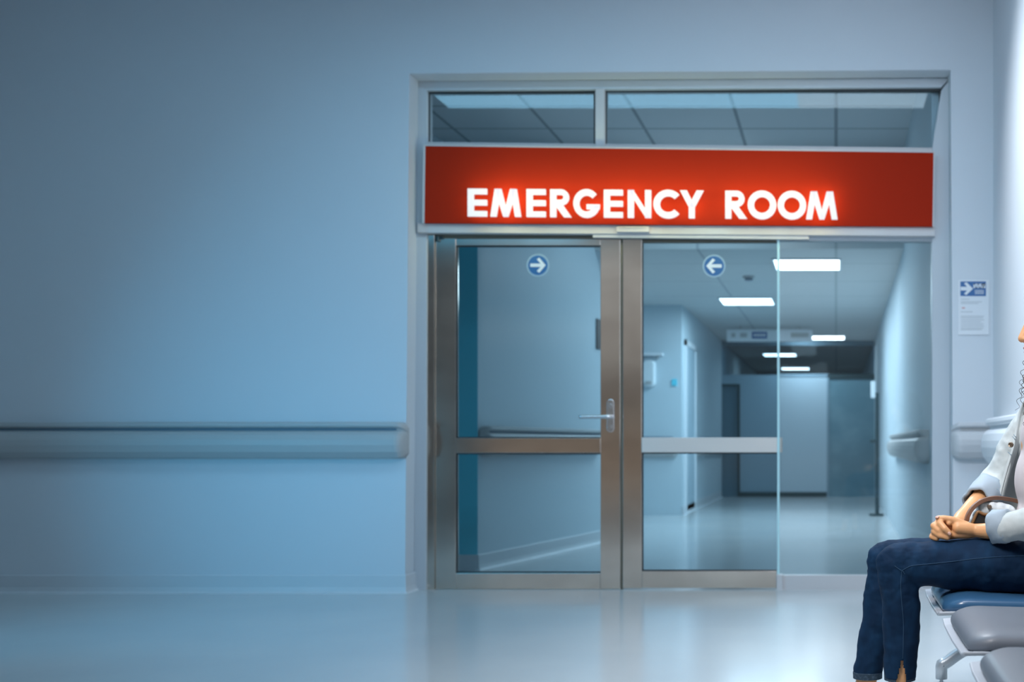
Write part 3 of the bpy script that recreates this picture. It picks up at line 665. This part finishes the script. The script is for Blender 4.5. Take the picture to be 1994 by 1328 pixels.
# legs
for hp, kn, an in ((hipN, kneeN, ankN), (hipF, kneeF, ankF)):
    chain(bm, [(hp, 0.075), (hp.lerp(kn, .6), 0.058), (kn, 0.048), (kn.lerp(an, .3) + Vector((.008, 0, 0)), 0.044), (kn.lerp(an, .75), 0.030), (an, 0.030)])
    chain(bm, [(an + Vector((0.02, 0, -0.045)), 0.032), (an + Vector((-0.06, 0, -0.062)), 0.030), (an + Vector((-0.13, 0, -0.075)), 0.022)])
# arms
chain(bm, [(shF, 0.050), (shF.lerp(elF, .5), 0.043), (elF, 0.036), (elF.lerp(wrF, .35), 0.033), (wrF.lerp(elF, .12), 0.0215), (wrF, 0.021)])
chain(bm, [(shN, 0.050), (shN.lerp(elN, .5), 0.043), (elN, 0.036), (elN.lerp(wrN, .4), 0.031), (P(1925, 1034, 3.06), 0.0215), (wrN, 0.0185)])
def fp(l): return [(P(x, y, D), r) for x, y, D, r in l]
# near (left) hand: back of the hand towards the room, thumb lying on top
chain(bm, fp([(1912, 1033, 3.075, .0185), (1897, 1032.5, 3.082, .0178), (1882, 1030, 3.078, .0185), (1866, 1028, 3.075, .017)]))
chain(bm, fp([(1914, 1034, 3.075, .017), (1897, 1035.5, 3.086, .0160), (1880, 1038, 3.082, .0155), (1860, 1040, 3.080, .0125)]))
chain(bm, fp([(1882, 1028, 3.085, .017), (1862, 1022, 3.090, .014)]))
chain(bm, fp([(1880, 1025, 3.085, .015), (1866, 1017.5, 3.080, .0115), (1852, 1011, 3.078, .0088), (1838, 1009, 3.080, .0083), (1826, 1008.6, 3.085, .0070)]))    # thumb
for k, (ya, yb, yc) in enumerate(((1020, 1015, 1018), (1028, 1026, 1030), (1036, 1037, 1040), (1042, 1045, 1047))):                                           # fingers fold away round the other hand
    chain(bm, fp([(1862, ya, 3.088, .0105), (1843, yb, 3.098, .0092), (1832 + 2 * k, yc - 2, 3.122, .0083), (1838 + 2 * k, yc, 3.145, .0075)]))
# far (right) hand: palm behind, fingers come round the front
chain(bm, [(wrF, 0.021)] + fp([(1866, 1018, 3.175, .020), (1846, 1026, 3.150, .018)]))
chain(bm, [(wrF, 0.019)] + fp([(1862, 1032, 3.175, .018), (1842, 1038, 3.150, .016)]))
chain(bm, fp([(1838, 1020, 3.14, .0105), (1827, 1017, 3.105, .0098), (1831, 1020, 3.072, .0098), (1840, 1030, 3.060, .0092), (1849, 1039, 3.060, .0080)]))      # index
chain(bm, fp([(1834, 1026, 3.14, .0105), (1820, 1023, 3.110, .0098), (1818, 1024, 3.085, .0095), (1828, 1033, 3.070, .0085), (1836, 1040, 3.068, .0075)]))      # middle
chain(bm, fp([(1832, 1034, 3.14, .010), (1819, 1034, 3.110, .0096), (1820, 1036, 3.080, .0092), (1831, 1043, 3.068, .0085), (1845, 1047, 3.066, .0078)]))       # ring
chain(bm, fp([(1830, 1042, 3.14, .0095), (1815, 1044, 3.110, .0086), (1815.5, 1046, 3.088, .0082), (1824, 1049, 3.078, .0075)]))                                # little
chain(bm, fp([(1858, 1020, 3.160, .0125), (1848, 1013, 3.125, .0100), (1846, 1017, 3.090, .0085), (1848, 1019, 3.075, .0072)]))                               # right thumb tip tucked under
body_me = melt(bm, 0.0025, 5, 0.5)
link('body', body_me, M['skin'], woman, smooth=True)
def nail(name, tip, nrm, up, w, l):
    bm = BM(); tip = Vector(tip); nrm = Vector(nrm).normalized(); up = (Vector(up) - nrm * Vector(up).dot(nrm)).normalized(); sd = nrm.cross(up)
    rings = []
    for k, hgt in ((1.0, 0.0), (0.85, 0.0012), (0.4, 0.0018)):
        rings.append([tip + sd * math.cos(a) * w * k + up * math.sin(a) * l * k + nrm * hgt for a in [2 * PI * i / 14 for i in range(14)]])
    sweep(bm, rings, None); mk(name, bm, M['nail'], woman, smooth=True)
nail('nail', P(1848.5, 1038.5, 3.0528), (-.1, -1, .2), P(1849, 1039, 3) - P(1840, 1030, 3), .0045, .0060)
nail('nail', P(1825, 1007, 3.0785), (-.3, -.7, .7), (-1, 0, 0), .0042, .0058)

# jeans: one melted pair of trousers, opened at the hems
bm = BM()
def leg_jeans(hp, kn, an, hemz, s):
    thigh_mid = hp.lerp(kn, .5); k2 = kn + Vector((-0.004, 0, 0.0))
    chain(bm, [(hp + Vector((0, 0, 0.0)), 0.088), (hp.lerp(kn, .3), 0.079), (hp.lerp(kn, .6) + Vector((0, 0, -.002)), 0.069), (hp.lerp(kn, .85), 0.060), (k2, 0.0555)], seg=24)
    chain(bm, [(k2, 0.0555), (k2 + Vector((0.002, 0, -0.035)), 0.0535), (kn.lerp(an, .22) + Vector((.004, 0, 0)), 0.052), (kn.lerp(an, .38) + Vector((.007, 0, 0)), 0.0515), (kn.lerp(an, .58) + Vector((.003, 0, 0)), 0.045),
               (kn.lerp(an, .75), 0.0405), (Vector((an.x, an.y, 0)).lerp(Vector((kn.x, kn.y, 0)), .25) * 1.0 + Vector((0, 0, hemz - 0.03)), 0.0400)], seg=24)
HN, HF = 0.238, 0.200
leg_jeans(hipN, kneeN, ankN, HN, -1); leg_jeans(hipF, kneeF, ankF, HF, 1)
ball(bm, (0.612, YW, 0.555), (0.135, 0.178, 0.105), seg=24); ball(bm, (0.605, YW, 0.64), (0.112, 0.145, 0.075), seg=24)
jm = melt(bm, 0.0040, 10, 0.6)
def knee_mask(p): return max(0.15, 1 - abs((p - kneeN).length - 0.05) / 0.12, 1 - abs((p - kneeF).length - 0.05) / 0.12)
wrinkle(jm, 0.0040, 16, (1.2, 0.5, 1.2), 3.1)
wrinkle(jm, 0.0028, 34, (1.0, 0.4, 1.4), 9.0, knee_mask)
b2 = BM(); b2.from_mesh(jm)
slit_top, slit_x0 = PZ(1285, YN - .05), PX(1757, YN - .05)
kill = []
for f in b2.faces:
    c = f.calc_center_median(); near = c.y < YW + 0.005
    hz = HN if near else HF
    if c.x < 0.4 and c.z < hz: kill.append(f)
    elif c.x < 0.4 and c.y < YN - 0.012 and c.z < slit_top and abs(c.x - slit_x0) < 0.0125 * (slit_top - c.z) / (slit_top - HN) + 0.001: kill.append(f)
    elif c.z > 0.69: kill.append(f)
bmesh.ops.delete(b2, geom=kill, context='FACES')
b2.to_mesh(jm); b2.free()
jeans = link('jeans', jm, M['denim'], woman, smooth=True)
sm = jeans.modifiers.new('s', 'SOLIDIFY'); sm.thickness = 0.002; sm.offset = -1
# seams laid on the surface
bvh_me = BVHTree.FromPolygons([v.co for v in jm.vertices], [p.vertices for p in jm.polygons])
def seam_line(pix, Y0, r=0.0011, lift=0.0006):
    cam = Vector((0, 0, CZ)); pts = []
    for (x, y) in spline(pix, 10):
        d = (P(x, y, 3.0) - cam).normalized(); hit = bvh_me.ray_cast(cam, d)
        if hit[0] is not None: pts.append(hit[0] + hit[1] * lift)
    bmx = BM()
    if len(pts) > 2: tube(bmx, pts, r, 6)
    return bmx
sb = seam_line([(2010, 1082), (1950, 1084), (1900, 1088), (1850, 1094), (1800, 1099), (1775, 1102), (1758, 1110)], 0); mk('side_seam', sb, M['denim_seam'], jeans)
sb = seam_line([(1742, 1102), (1752, 1109), (1758, 1112), (1762, 1118)], 0); mk('knee_seam', sb, M['denim_seam'], jeans)
sb = seam_line([(1756, 1112), (1754, 1140), (1756, 1175), (1759, 1210), (1759, 1250), (1758, 1282)], 0); mk('shin_seam', sb, M['denim_seam'], jeans)
# turned hems
def hem(cx, cy, z, rx, ry, h, gap=None):
    bm = BM(); rings = []; n = 48
    for dz, k in ((-.006, .97), (-.007, 1.03), (h - .002, 1.045), (h, 1.0)):
        ring = []
        for i in range(n + 1 if gap else n):
            a = (gap[0] + (gap[1] - gap[0]) * i / n) if gap else 2 * PI * i / n
            ring.append(Vector((cx + rx * k * math.cos(a), cy + ry * k * math.sin(a), z + dz)))
        rings.append(ring)
    rings.append(rings[0]); 
    vs = [[bm.verts.new(p) for p in r] for r in rings[:-1]]; vs.append(vs[0]); m = len(vs[0])
    for a, b in zip(vs, vs[1:]):
        for i in range(m - 1 if gap else m): bm.faces.new((a[i], a[(i + 1) % m], b[(i + 1) % m], b[i]))
    return mk('hem', bm, M['denim_hem'], jeans, smooth=False)
hxN = ankN.x * .75 + kneeN.x * .25; hxF = ankF.x * .75 + kneeF.x * .25
a0 = -PI / 2
hem(hxN, YN + .004, HN, 0.0405, 0.0405, 0.011, (a0 + 0.36, a0 - 0.30 + 2 * PI))
hem(hxF, YF_, HF, 0.0405, 0.0405, 0.012)
# shirt
bm = BM()
ball(bm, (0.605, YW, 0.66), (0.112, 0.142, 0.085), seg=32); ball(bm, (0.602, YW, 0.76), (0.110, 0.14, 0.14), seg=32); ball(bm, (0.612, YW, 0.88), (0.104, 0.150, 0.13), seg=32); ball(bm, (0.61, YW, 0.965), (0.082, 0.165, 0.055), seg=32)
sme = melt(bm, 0.006, 30, 0.6); wrinkle(sme, 0.0022, 14, (1, 1, .5), 2.0)
b2 = BM(); b2.from_mesh(sme)
bmesh.ops.delete(b2, geom=[f for f in b2.faces if f.calc_center_median().z < PZ(996, YW - .05) - 0.012 or f.calc_center_median().z > 1.005], context='FACES'); b2.to_mesh(sme); b2.free()
link('shirt', sme, M['shirt'], woman, smooth=True)

# jacket: open-fronted body and two sleeves
jk = BM(); secs = []
for (z, a, b, gap, xc) in ((0.600, 0.20, 0.200, 0.66, 0.622), (0.66, 0.198, 0.198, 0.68, 0.618), (0.71, 0.186, 0.196, 0.66, 0.615), (0.78, 0.160, 0.190, 0.68, 0.61), (0.85, 0.136, 0.184, 0.74, 0.608),
                           (0.91, 0.128, 0.190, 0.80, 0.610), (0.96, 0.115, 0.195, 0.78, 0.614), (1.00, 0.095, 0.165, 0.70, 0.620), (1.035, 0.075, 0.095, 0.75, 0.622)):
    secs.append((z, a, b, gap, xc))
secs = spline(secs, 4); rings = []
for (z, a, b, gap, xc) in secs:
    ring = []
    for i in range(57):
        th = PI + gap + (2 * PI - gap - (gap + 0.62)) * i / 56
        ring.append(Vector((xc + a * math.cos(th), YW - b * math.sin(th), z)))
    rings.append(ring)
sweep(jk, rings, None, closed=False, caps=False)
bmesh.ops.recalc_face_normals(jk, faces=jk.faces[:])
me = bpy.data.meshes.new('jacket'); jk.to_mesh(me); jk.free()
wrinkle(me, 0.006, 11, (1, 1, .6), 5.0)
jacket = link('jacket', me, M['jacket'], woman, smooth=True)
sm = jacket.modifiers.new('s', 'SOLIDIFY'); sm.thickness = 0.003
def sleeve(name, pts, seed):
    bm = BM(); chain(bm, pts, seg=24); m_ = melt(bm, 0.005, 6, 0.6)
    wrinkle(m_, 0.0065, 13, (1, 1, 1), seed); wrinkle(m_, 0.0026, 30, (1, 1, 1), seed + 4)
    return link(name, m_, M['jacket'], jacket, smooth=True)
cF0, cF1 = elF.lerp(wrF, .20), elF.lerp(wrF, .40)
sleeve('sleeve', [(shF + Vector((0.0, -.02, 0.0)), 0.066), (shF.lerp(elF, .35), 0.061), (shF.lerp(elF, .7), 0.056), (elF + Vector((-.004, 0, -.004)), 0.053), (cF0, 0.049)], 1.0)
cN0, cN1 = P(1966, 1027, 3.02), P(1939, 1026, 3.045)
sleeve('sleeve', [(shN + Vector((0, .02, 0)), 0.066), (shN.lerp(elN, .4), 0.060), (shN.lerp(elN, .8), 0.055), (elN, 0.052), (elN.lerp(cN0, .6), 0.048), (cN0, 0.040)], 2.0)
def cuff(p0, p1, r0, r1, seed):
    p0, p1 = Vector(p0), Vector(p1); d = (p1 - p0); L = d.length; d.normalize(); u = d.orthogonal().normalized(); v = d.cross(u)
    bm = BM(); rings = []
    for s_, k in ((0.0, -.004), (0.0, .004), (0.3, .006), (0.7, .005), (0.97, .005), (1.04, .0), (1.0, -.005), (0.6, -.006)):
        c = p0 + d * (L * s_); r = r0 + (r1 - r0) * s_ + k
        rings.append([c + (u * math.cos(a) + v * math.sin(a)) * (r + 0.0030 * math.sin(3 * a + seed + 2 * s_) + 0.002 * math.sin(7 * a + 3 * seed + 5 * s_)) for a in [2 * PI * i / 40 for i in range(40)]])
    sweep(bm, rings, None, True, False)
    o = mk('cuff', bm, M['cuff'], jacket, smooth=True); tag(o, 'turned-back light blue cuff')
    return o
cuff(elF.lerp(wrF, .22), elF.lerp(wrF, .56), 0.047, 0.043, 1.0)
cuff(P(1967, 1024, 3.02), P(1935, 1024, 3.05), 0.038, 0.040, 2.3)
# plackets along the front edges
def edge_pts(side):
    out = []
    for (z, a, b, gap, xc) in secs:
        if z > 1.0 or z < 0.655: continue
        th = PI + (gap if side > 0 else -gap - 0.62)
        out.append(Vector((xc + a * math.cos(th), YW - b * math.sin(th), z)))
    return out
for side in (1, -1):
    pts = edge_pts(side); bm = BM(); rings = []
    for i, p in enumerate(pts):
        t_ = (pts[min(i + 1, len(pts) - 1)] - pts[max(i - 1, 0)]).normalized()
        out = Vector((p.x - 0.61, p.y - YW, 0)).normalized(); acr = t_.cross(out).normalized()
        if acr.x > 0: acr = -acr
        bk = -acr
        rings.append([p + acr * 0.004 + out * 0.004, p + acr * 0.004 - out * 0.004, p + bk * 0.017 - out * 0.004, p + bk * 0.017 + out * 0.0055])
    sweep(bm, rings, None); mk('placket', bm, M['jacket'], jacket, smooth=False, bevel=0.0015)
# stitched chest yoke and pocket lines, buttons
def jdisc(px, py, D, r, m=M['button'], nm='button'):
    bm = BM(); c = P(px, py, D); n = Vector((-.55, -.8, .1)).normalized(); u = n.orthogonal().normalized(); v = n.cross(u)
    rings = [[c + n * h + (u * math.cos(a) + v * math.sin(a)) * r * k for a in [2 * PI * i / 20 for i in range(20)]] for k, h in ((1, -.004), (1, .0015), (.8, .003), (.5, .0022))]
    sweep(bm, rings, None); return mk(nm, bm, m, jacket, smooth=False)
# collar
bm = BM(); rings = []
for i in range(25):
    th = PI + 0.75 + (2 * PI - 1.5) * i / 24; cx, sx_ = math.cos(th), -math.sin(th)
    rings.append([Vector((0.618 + 0.066 * cx, YW + 0.078 * sx_, 1.02)), Vector((0.618 + 0.068 * cx, YW + 0.08 * sx_, 1.065)), Vector((0.62 + 0.095 * cx, YW + 0.11 * sx_, 1.035)), Vector((0.62 + 0.092 * cx, YW + 0.106 * sx_, 1.028))])
sweep(bm, rings, None); mk('collar', bm, M['jacket'], jacket, smooth=False)

# eyes, lips
for s in (-1, 1):
    bm = BM(); ball(bm, hc + Vector((-0.071, s * 0.031, 0.006)), 0.0115); e = mk('eye', bm, M['eye'], woman, smooth=True)
    bm = BM(); disc(bm, hc + Vector((-0.0828, s * 0.031, 0.006)), 0.005, 0.001, 16, 'x'); mk('iris', bm, M['iris'], e)
bm = BM(); ball(bm, hc + Vector((-0.0855, 0, -0.060)), (0.0115, 0.021, 0.0055)); ball(bm, hc + Vector((-0.0835, 0, -0.071)), (0.0120, 0.018, 0.0065)); mk('lips', bm, M['lips'], woman, smooth=True)
# hair: a soft mass and many loose corkscrew curls
bm = BM()
ball(bm, hc + Vector((0.035, 0, 0.035)), (0.115, 0.105, 0.115), seg=24)
for s in (-1, 1):
    chain(bm, [(hc + Vector((-0.02, s * 0.075, 0.06)), 0.035), (hc + Vector((0.02, s * 0.095, -0.02)), 0.05), (hc + Vector((0.03, s * 0.10, -0.12)), 0.05), (hc + Vector((0.03, s * 0.10, -0.19)), 0.035)])
chain(bm, [(hc + Vector((0.10, 0, 0)), 0.07), (hc + Vector((0.11, 0, -0.12)), 0.08), (hc + Vector((0.115, 0, -0.22)), 0.06)])
hm = melt(bm, 0.006, 4, 0.5); wrinkle(hm, 0.012, 28, (1, 1, 1), 4.0)
hb = BM(); hb.from_mesh(hm)
def curl(bmx, p0, p1, R, turns, r, ph, sway):
    p0, p1 = Vector(p0), Vector(p1); d = p1 - p0; u = d.orthogonal().normalized(); v = d.normalized().cross(u); pts = []; n = int(turns * 10)
    for i in range(n + 1):
        t_ = i / n; a = ph + 2 * PI * turns * t_; k = R * min(1, t_ * 5) * (1 - .25 * t_)
        pts.append(p0 + d * t_ + (u * math.cos(a) + v * math.sin(a)) * k + Vector(sway) * math.sin(PI * t_))
    tube(bmx, pts, [r * (1 - .5 * i / n) for i in range(n + 1)], 5)
rnd = random.Random(5)
for k in range(90):
    s = rnd.choice((-1, 1)); a = rnd.uniform(-.6, 1.3)
    p0 = hc + Vector((-0.03 + rnd.uniform(0, .12), s * rnd.uniform(.07, .11), rnd.uniform(-.06, .06)))
    p1 = p0 + Vector((rnd.uniform(-.035, .03), s * rnd.uniform(-.01, .04), -rnd.uniform(.12, .25)))
    curl(hb, p0, p1, rnd.uniform(.006, .011), rnd.uniform(4, 7), .0016, rnd.uniform(0, 6), (rnd.uniform(-.01, .01), 0, 0))
# the few curls that hang forward of the shoulder
for (x0, y0, x1, y1, D, tr, r) in ((2002, 690, 1988, 752, 3.10, 3.2, .0010), (2004, 715, 1990, 790, 3.09, 4.0, .0012), (2001, 730, 1980, 800, 3.10, 3.4, .0010), (2006, 740, 1996, 832, 3.08, 4.5, .0011), (2004, 700, 1992, 770, 3.12, 4.2, .0012), (2008, 720, 1995, 810, 3.1, 4.4, .0012)):
    curl(hb, P(x0, y0, D), P(x1, y1, D), .0068, tr, r, x1 * 1.3, (-.004, 0, 0))
hb.to_mesh(hm); hb.free(); link('hair', hm, M['hair'], woman, smooth=True)
# pale shoes (below the frame)
for an in (ankN, ankF):
    bm = BM(); chain(bm, [(an + Vector((0.03, 0, -0.05)), 0.040), (an + Vector((-0.06, 0, -0.058)), 0.040), (an + Vector((-0.14, 0, -0.064)), 0.034)], seg=20)
    m_ = melt(bm, .006, 4); 
    for v in m_.vertices: v.co.z = max(v.co.z, 0.002)
    link('shoe', m_, M['shoe'], woman, smooth=True)

# chest button, pocket seam on the visible jacket front: cast onto the jacket
jb = BVHTree.FromPolygons([v.co for v in me.vertices], [p.vertices for p in me.polygons])
def on_jacket(px, py):
    cam = Vector((0, 0, CZ)); d = (P(px, py, 3.0) - cam).normalized(); h = jb.ray_cast(cam, d)
    return (h[0], h[1]) if h[0] is not None else (P(px, py, 3.28), Vector((-.5, -.8, .1)))
hp_ = on_jacket(1968, 866); jdisc(1968, 866, hp_[0].y - 0.012, 0.0075)
for line in ([(1974, 846), (1982, 856), (1990, 863), (2000, 868)], [(1972, 850), (1980, 860), (1988, 867), (1998, 872)], [(1963, 880), (1969, 886), (1976, 889)], [(1941, 952), (1946, 955)]):
    pts = []
    for (x, y) in spline(line, 5):
        h = on_jacket(x, y); pts.append(h[0] + h[1].normalized() * .001 * (1 if h[1].y < 0 else -1))
    bm = BM(); tube(bm, pts, 0.0011, 6); mk('stitching', bm, M['jseam'], jacket)

# ================================================================== HANDBAG IN HER LAP
DB = 3.16
bag = thing('handbag', 'small white cloth bag with brown leather strap in the woman\'s lap', 'bag', P(1930, 1030, DB))
bm = BM()
for (x, y, r) in ((1912, 995, .022), (1928, 990, .024), (1945, 994, .026), (1960, 1000, .026), (1925, 1010, .026), (1945, 1015, .030), (1968, 1012, .026), (1903, 1008, .020), (1900, 1000, .016), (1912, 985, .017), (1895, 1012, .013)): ball(bm, P(x, y, DB), (r, .035, r))
bme = melt(bm, .004, 5, .6); wrinkle(bme, .005, 30, (1, 1, 1), 8.0); link('cloth_body', bme, M['canvas'], bag, smooth=True)
bm = BM(); rings = []
for (x, y, D) in spline([(1883, 1015, 3.10), (1886, 1004, 3.10), (1893, 992, 3.105), (1906, 980, 3.115), (1922, 973, 3.13), (1940, 970, 3.15), (1960, 972, 3.18), (1980, 976, 3.2), (2000, 984, 3.2)], 6):
    rings.append((P(x, y, D)))
rr_ = []
for i, p in enumerate(rings):
    t_ = (rings[min(i + 1, len(rings) - 1)] - rings[max(i - 1, 0)]).normalized(); nn = Vector((-t_.z, 0, t_.x)).normalized()
    rr_.append([p + nn * .0058 - Vector((0, .002, 0)), p + nn * .0058 + Vector((0, .022, 0)), p - nn * .0052 + Vector((0, .022, 0)), p - nn * .0052 - Vector((0, .002, 0))])
sweep(bm, rr_, None); mk('strap', bm, M['leather'], bag, smooth=False, bevel=.0015)
bm = BM(); prism(bm, [P(x, y, 3.105) for x, y in ((1893, 1020), (1903, 997), (1909, 998), (1916, 1001), (1934, 1002), (1934, 1021))], (0, .012, 0)); mk('flap', bm, M['black'], bag, bevel=.002)
bm = BM(); tube(bm, [P(x, y, 3.104) for x, y in spline([(1893, 1020), (1898, 1008), (1904, 997), (1910, 998.5), (1917, 1001.5), (1934, 1002)], 4)], .0042, 8); mk('flap_trim', bm, M['leather2'], bag, smooth=True)
bm = BM(); disc(bm, P(1927.5, 987, 3.112), .0055, .02, 24); mk('eyelet', bm, M['button'], bag, bevel=.001)

# ================================================================== LIGHTS, WORLD, CAMERA
def area(name, loc, target, size, power, color, sy=None):
    l = bpy.data.lights.new(name, 'AREA'); l.energy = power; l.color = color; l.size = size
    if sy: l.shape = 'RECTANGLE'; l.size_y = sy
    o = bpy.data.objects.new(name, l); C.objects.link(o); o.location = loc
    o.rotation_euler = (Vector(target) - Vector(loc)).to_track_quat('-Z', 'Y').to_euler(); return o
area('ceiling_strip_light', (-1.7, 4.8, 3.55), (-1.7, 4.8, 0), 2.8, 33, (0.34, 0.72, 1.0), 0.6)
area('ceiling_strip_light_right', (0.2, 4.8, 3.55), (0.2, 4.8, 0), 1.0, 9, (0.66, 0.85, 1.0), 0.6)
kl = area('key_light', (0.15, 2.6, 3.5), (0.55, 5.4, 0.9), 1.0, 33, (0.84, 0.89, 1.0)); kl.data.spread = math.radians(110)
rw = area('right_wall_fill', (-0.35, 5.6, 3.5), (0.92, 4.5, 1.0), 0.9, 31, (0.90, 0.94, 1.0), 0.5); rw.data.spread = math.radians(95)  # added lamp, brightens the right wall
area('left_blue_fill', (-3.2, 3.0, 3.5), (-2.6, 6.4, 0.1), 1.6, 12, (0.06, 0.56, 1.0))  # unseen blue fill put in for the left wall
lb = area('low_blue_fill', (-4.6, 3.6, 0.8), (-2.4, 6.68, 0.75), 0.4, 7, (0.08, 0.58, 1.0)); lb.data.spread = math.radians(70)  # added low lamp, tints the lower left wall blue
fs = area('front_soft_fill', (-0.9, 1.2, 3.3), (0.35, 3.1, 0.6), 0.9, 17, (1.0, 0.97, 0.97)); fs.data.spread = math.radians(75)  # fill added for the woman and the floor around her
area('sign_glow_fill', (PX(1270, DS), DS - 0.28, PZ(385, DS)), (PX(1270, DS), DS, PZ(390, DS)), 2.0, 3.6, (0.95, 1.0, 0.42), 0.10)  # extra lamp in front of the sign, widens the letters' glow
area('lobby_fill', (-1.1, 9.4, 3.35), (-1.1, 9.4, 0), 0.8, 16, (0.72, 0.88, 1.0), 0.5)  # no fixture there; added to lighten the vestibule wall
area('corridor_fill', (-0.75, 12.6, 2.5), (-0.75, 12.6, 0), 1.1, 122, (0.74, 0.89, 1.0), 4.0)  # added besides the ceiling panels to brighten the whole corridor
area('far_door_fill', (PX(1563, 18.6), 18.45, 2.45), (PX(1563, 18.9), 18.9, 1.6), 0.4, 8, (0.65, 0.85, 1.0))  # added wall-washer, brightens the pale door at the end

w = bpy.data.worlds.new('world'); bpy.context.scene.world = w; w.use_nodes = True
nt = w.node_tree; bg = nt.nodes['Background']; bg.inputs[1].default_value = 0.25
tc = nt.nodes.new('ShaderNodeTexCoord'); sp = nt.nodes.new('ShaderNodeSeparateXYZ'); cr = nt.nodes.new('ShaderNodeValToRGB'); mr = nt.nodes.new('ShaderNodeMapRange')
mr.inputs[1].default_value = -0.25; mr.inputs[2].default_value = 0.25
nt.links.new(tc.outputs['Generated'], sp.inputs[0]); nt.links.new(sp.outputs[2], mr.inputs[0]); nt.links.new(mr.outputs[0], cr.inputs[0]); nt.links.new(cr.outputs[0], bg.inputs[0])
e = cr.color_ramp.elements; e[0].position = 0.0; e[0].color = (0.15, 0.22, 0.28, 1); e[1].position = 1.0; e[1].color = (0.25, 0.38, 0.50, 1)
for pos, col in ((0.26, (0.50, 0.56, 0.62, 1)), (0.36, (0.62, 0.66, 0.70, 1)), (0.42, (0.34, 0.33, 0.32, 1)), (0.47, (0.80, 0.62, 0.46, 1)), (0.52, (0.34, 0.31, 0.28, 1)), (0.60, (0.36, 0.35, 0.34, 1)), (0.65, (0.50, 0.52, 0.54, 1)),
                 (0.69, (1.35, 1.42, 1.45, 1)), (0.735, (0.42, 0.44, 0.45, 1)), (0.80, (1.6, 1.7, 1.75, 1)), (0.86, (0.45, 0.50, 0.54, 1))):  # invented bright and dark bands, shaped for the reflections in the steel
    col = tuple(c * 1.35 for c in col[:3]) + (1,)
    k = e.new(pos); k.color = col

cam = bpy.data.cameras.new('camera'); co = bpy.data.objects.new('camera', cam); C.objects.link(co)
co.location = (0, 0, CZ); co.rotation_euler = (PI / 2, 0, 0)
cam.sensor_fit = 'HORIZONTAL'; cam.sensor_width = 36.0; cam.lens = 36.0 * F / W
cam.shift_x = -(VX - W / 2) / W; cam.shift_y = (VY - H / 2) / W
cam.clip_start = 0.05; cam.clip_end = 100
cam.dof.use_dof = True; cam.dof.focus_distance = 3.08; cam.dof.aperture_fstop = 3.6
sc = bpy.context.scene; sc.camera = co
sc.view_settings.view_transform = 'Standard'; sc.view_settings.look = 'None'; sc.view_settings.exposure = 0.0
sc.cycles.use_denoising = True
sc.cycles.max_bounces = 10; sc.cycles.transparent_max_bounces = 16; sc.cycles.sample_clamp_indirect = 8.0
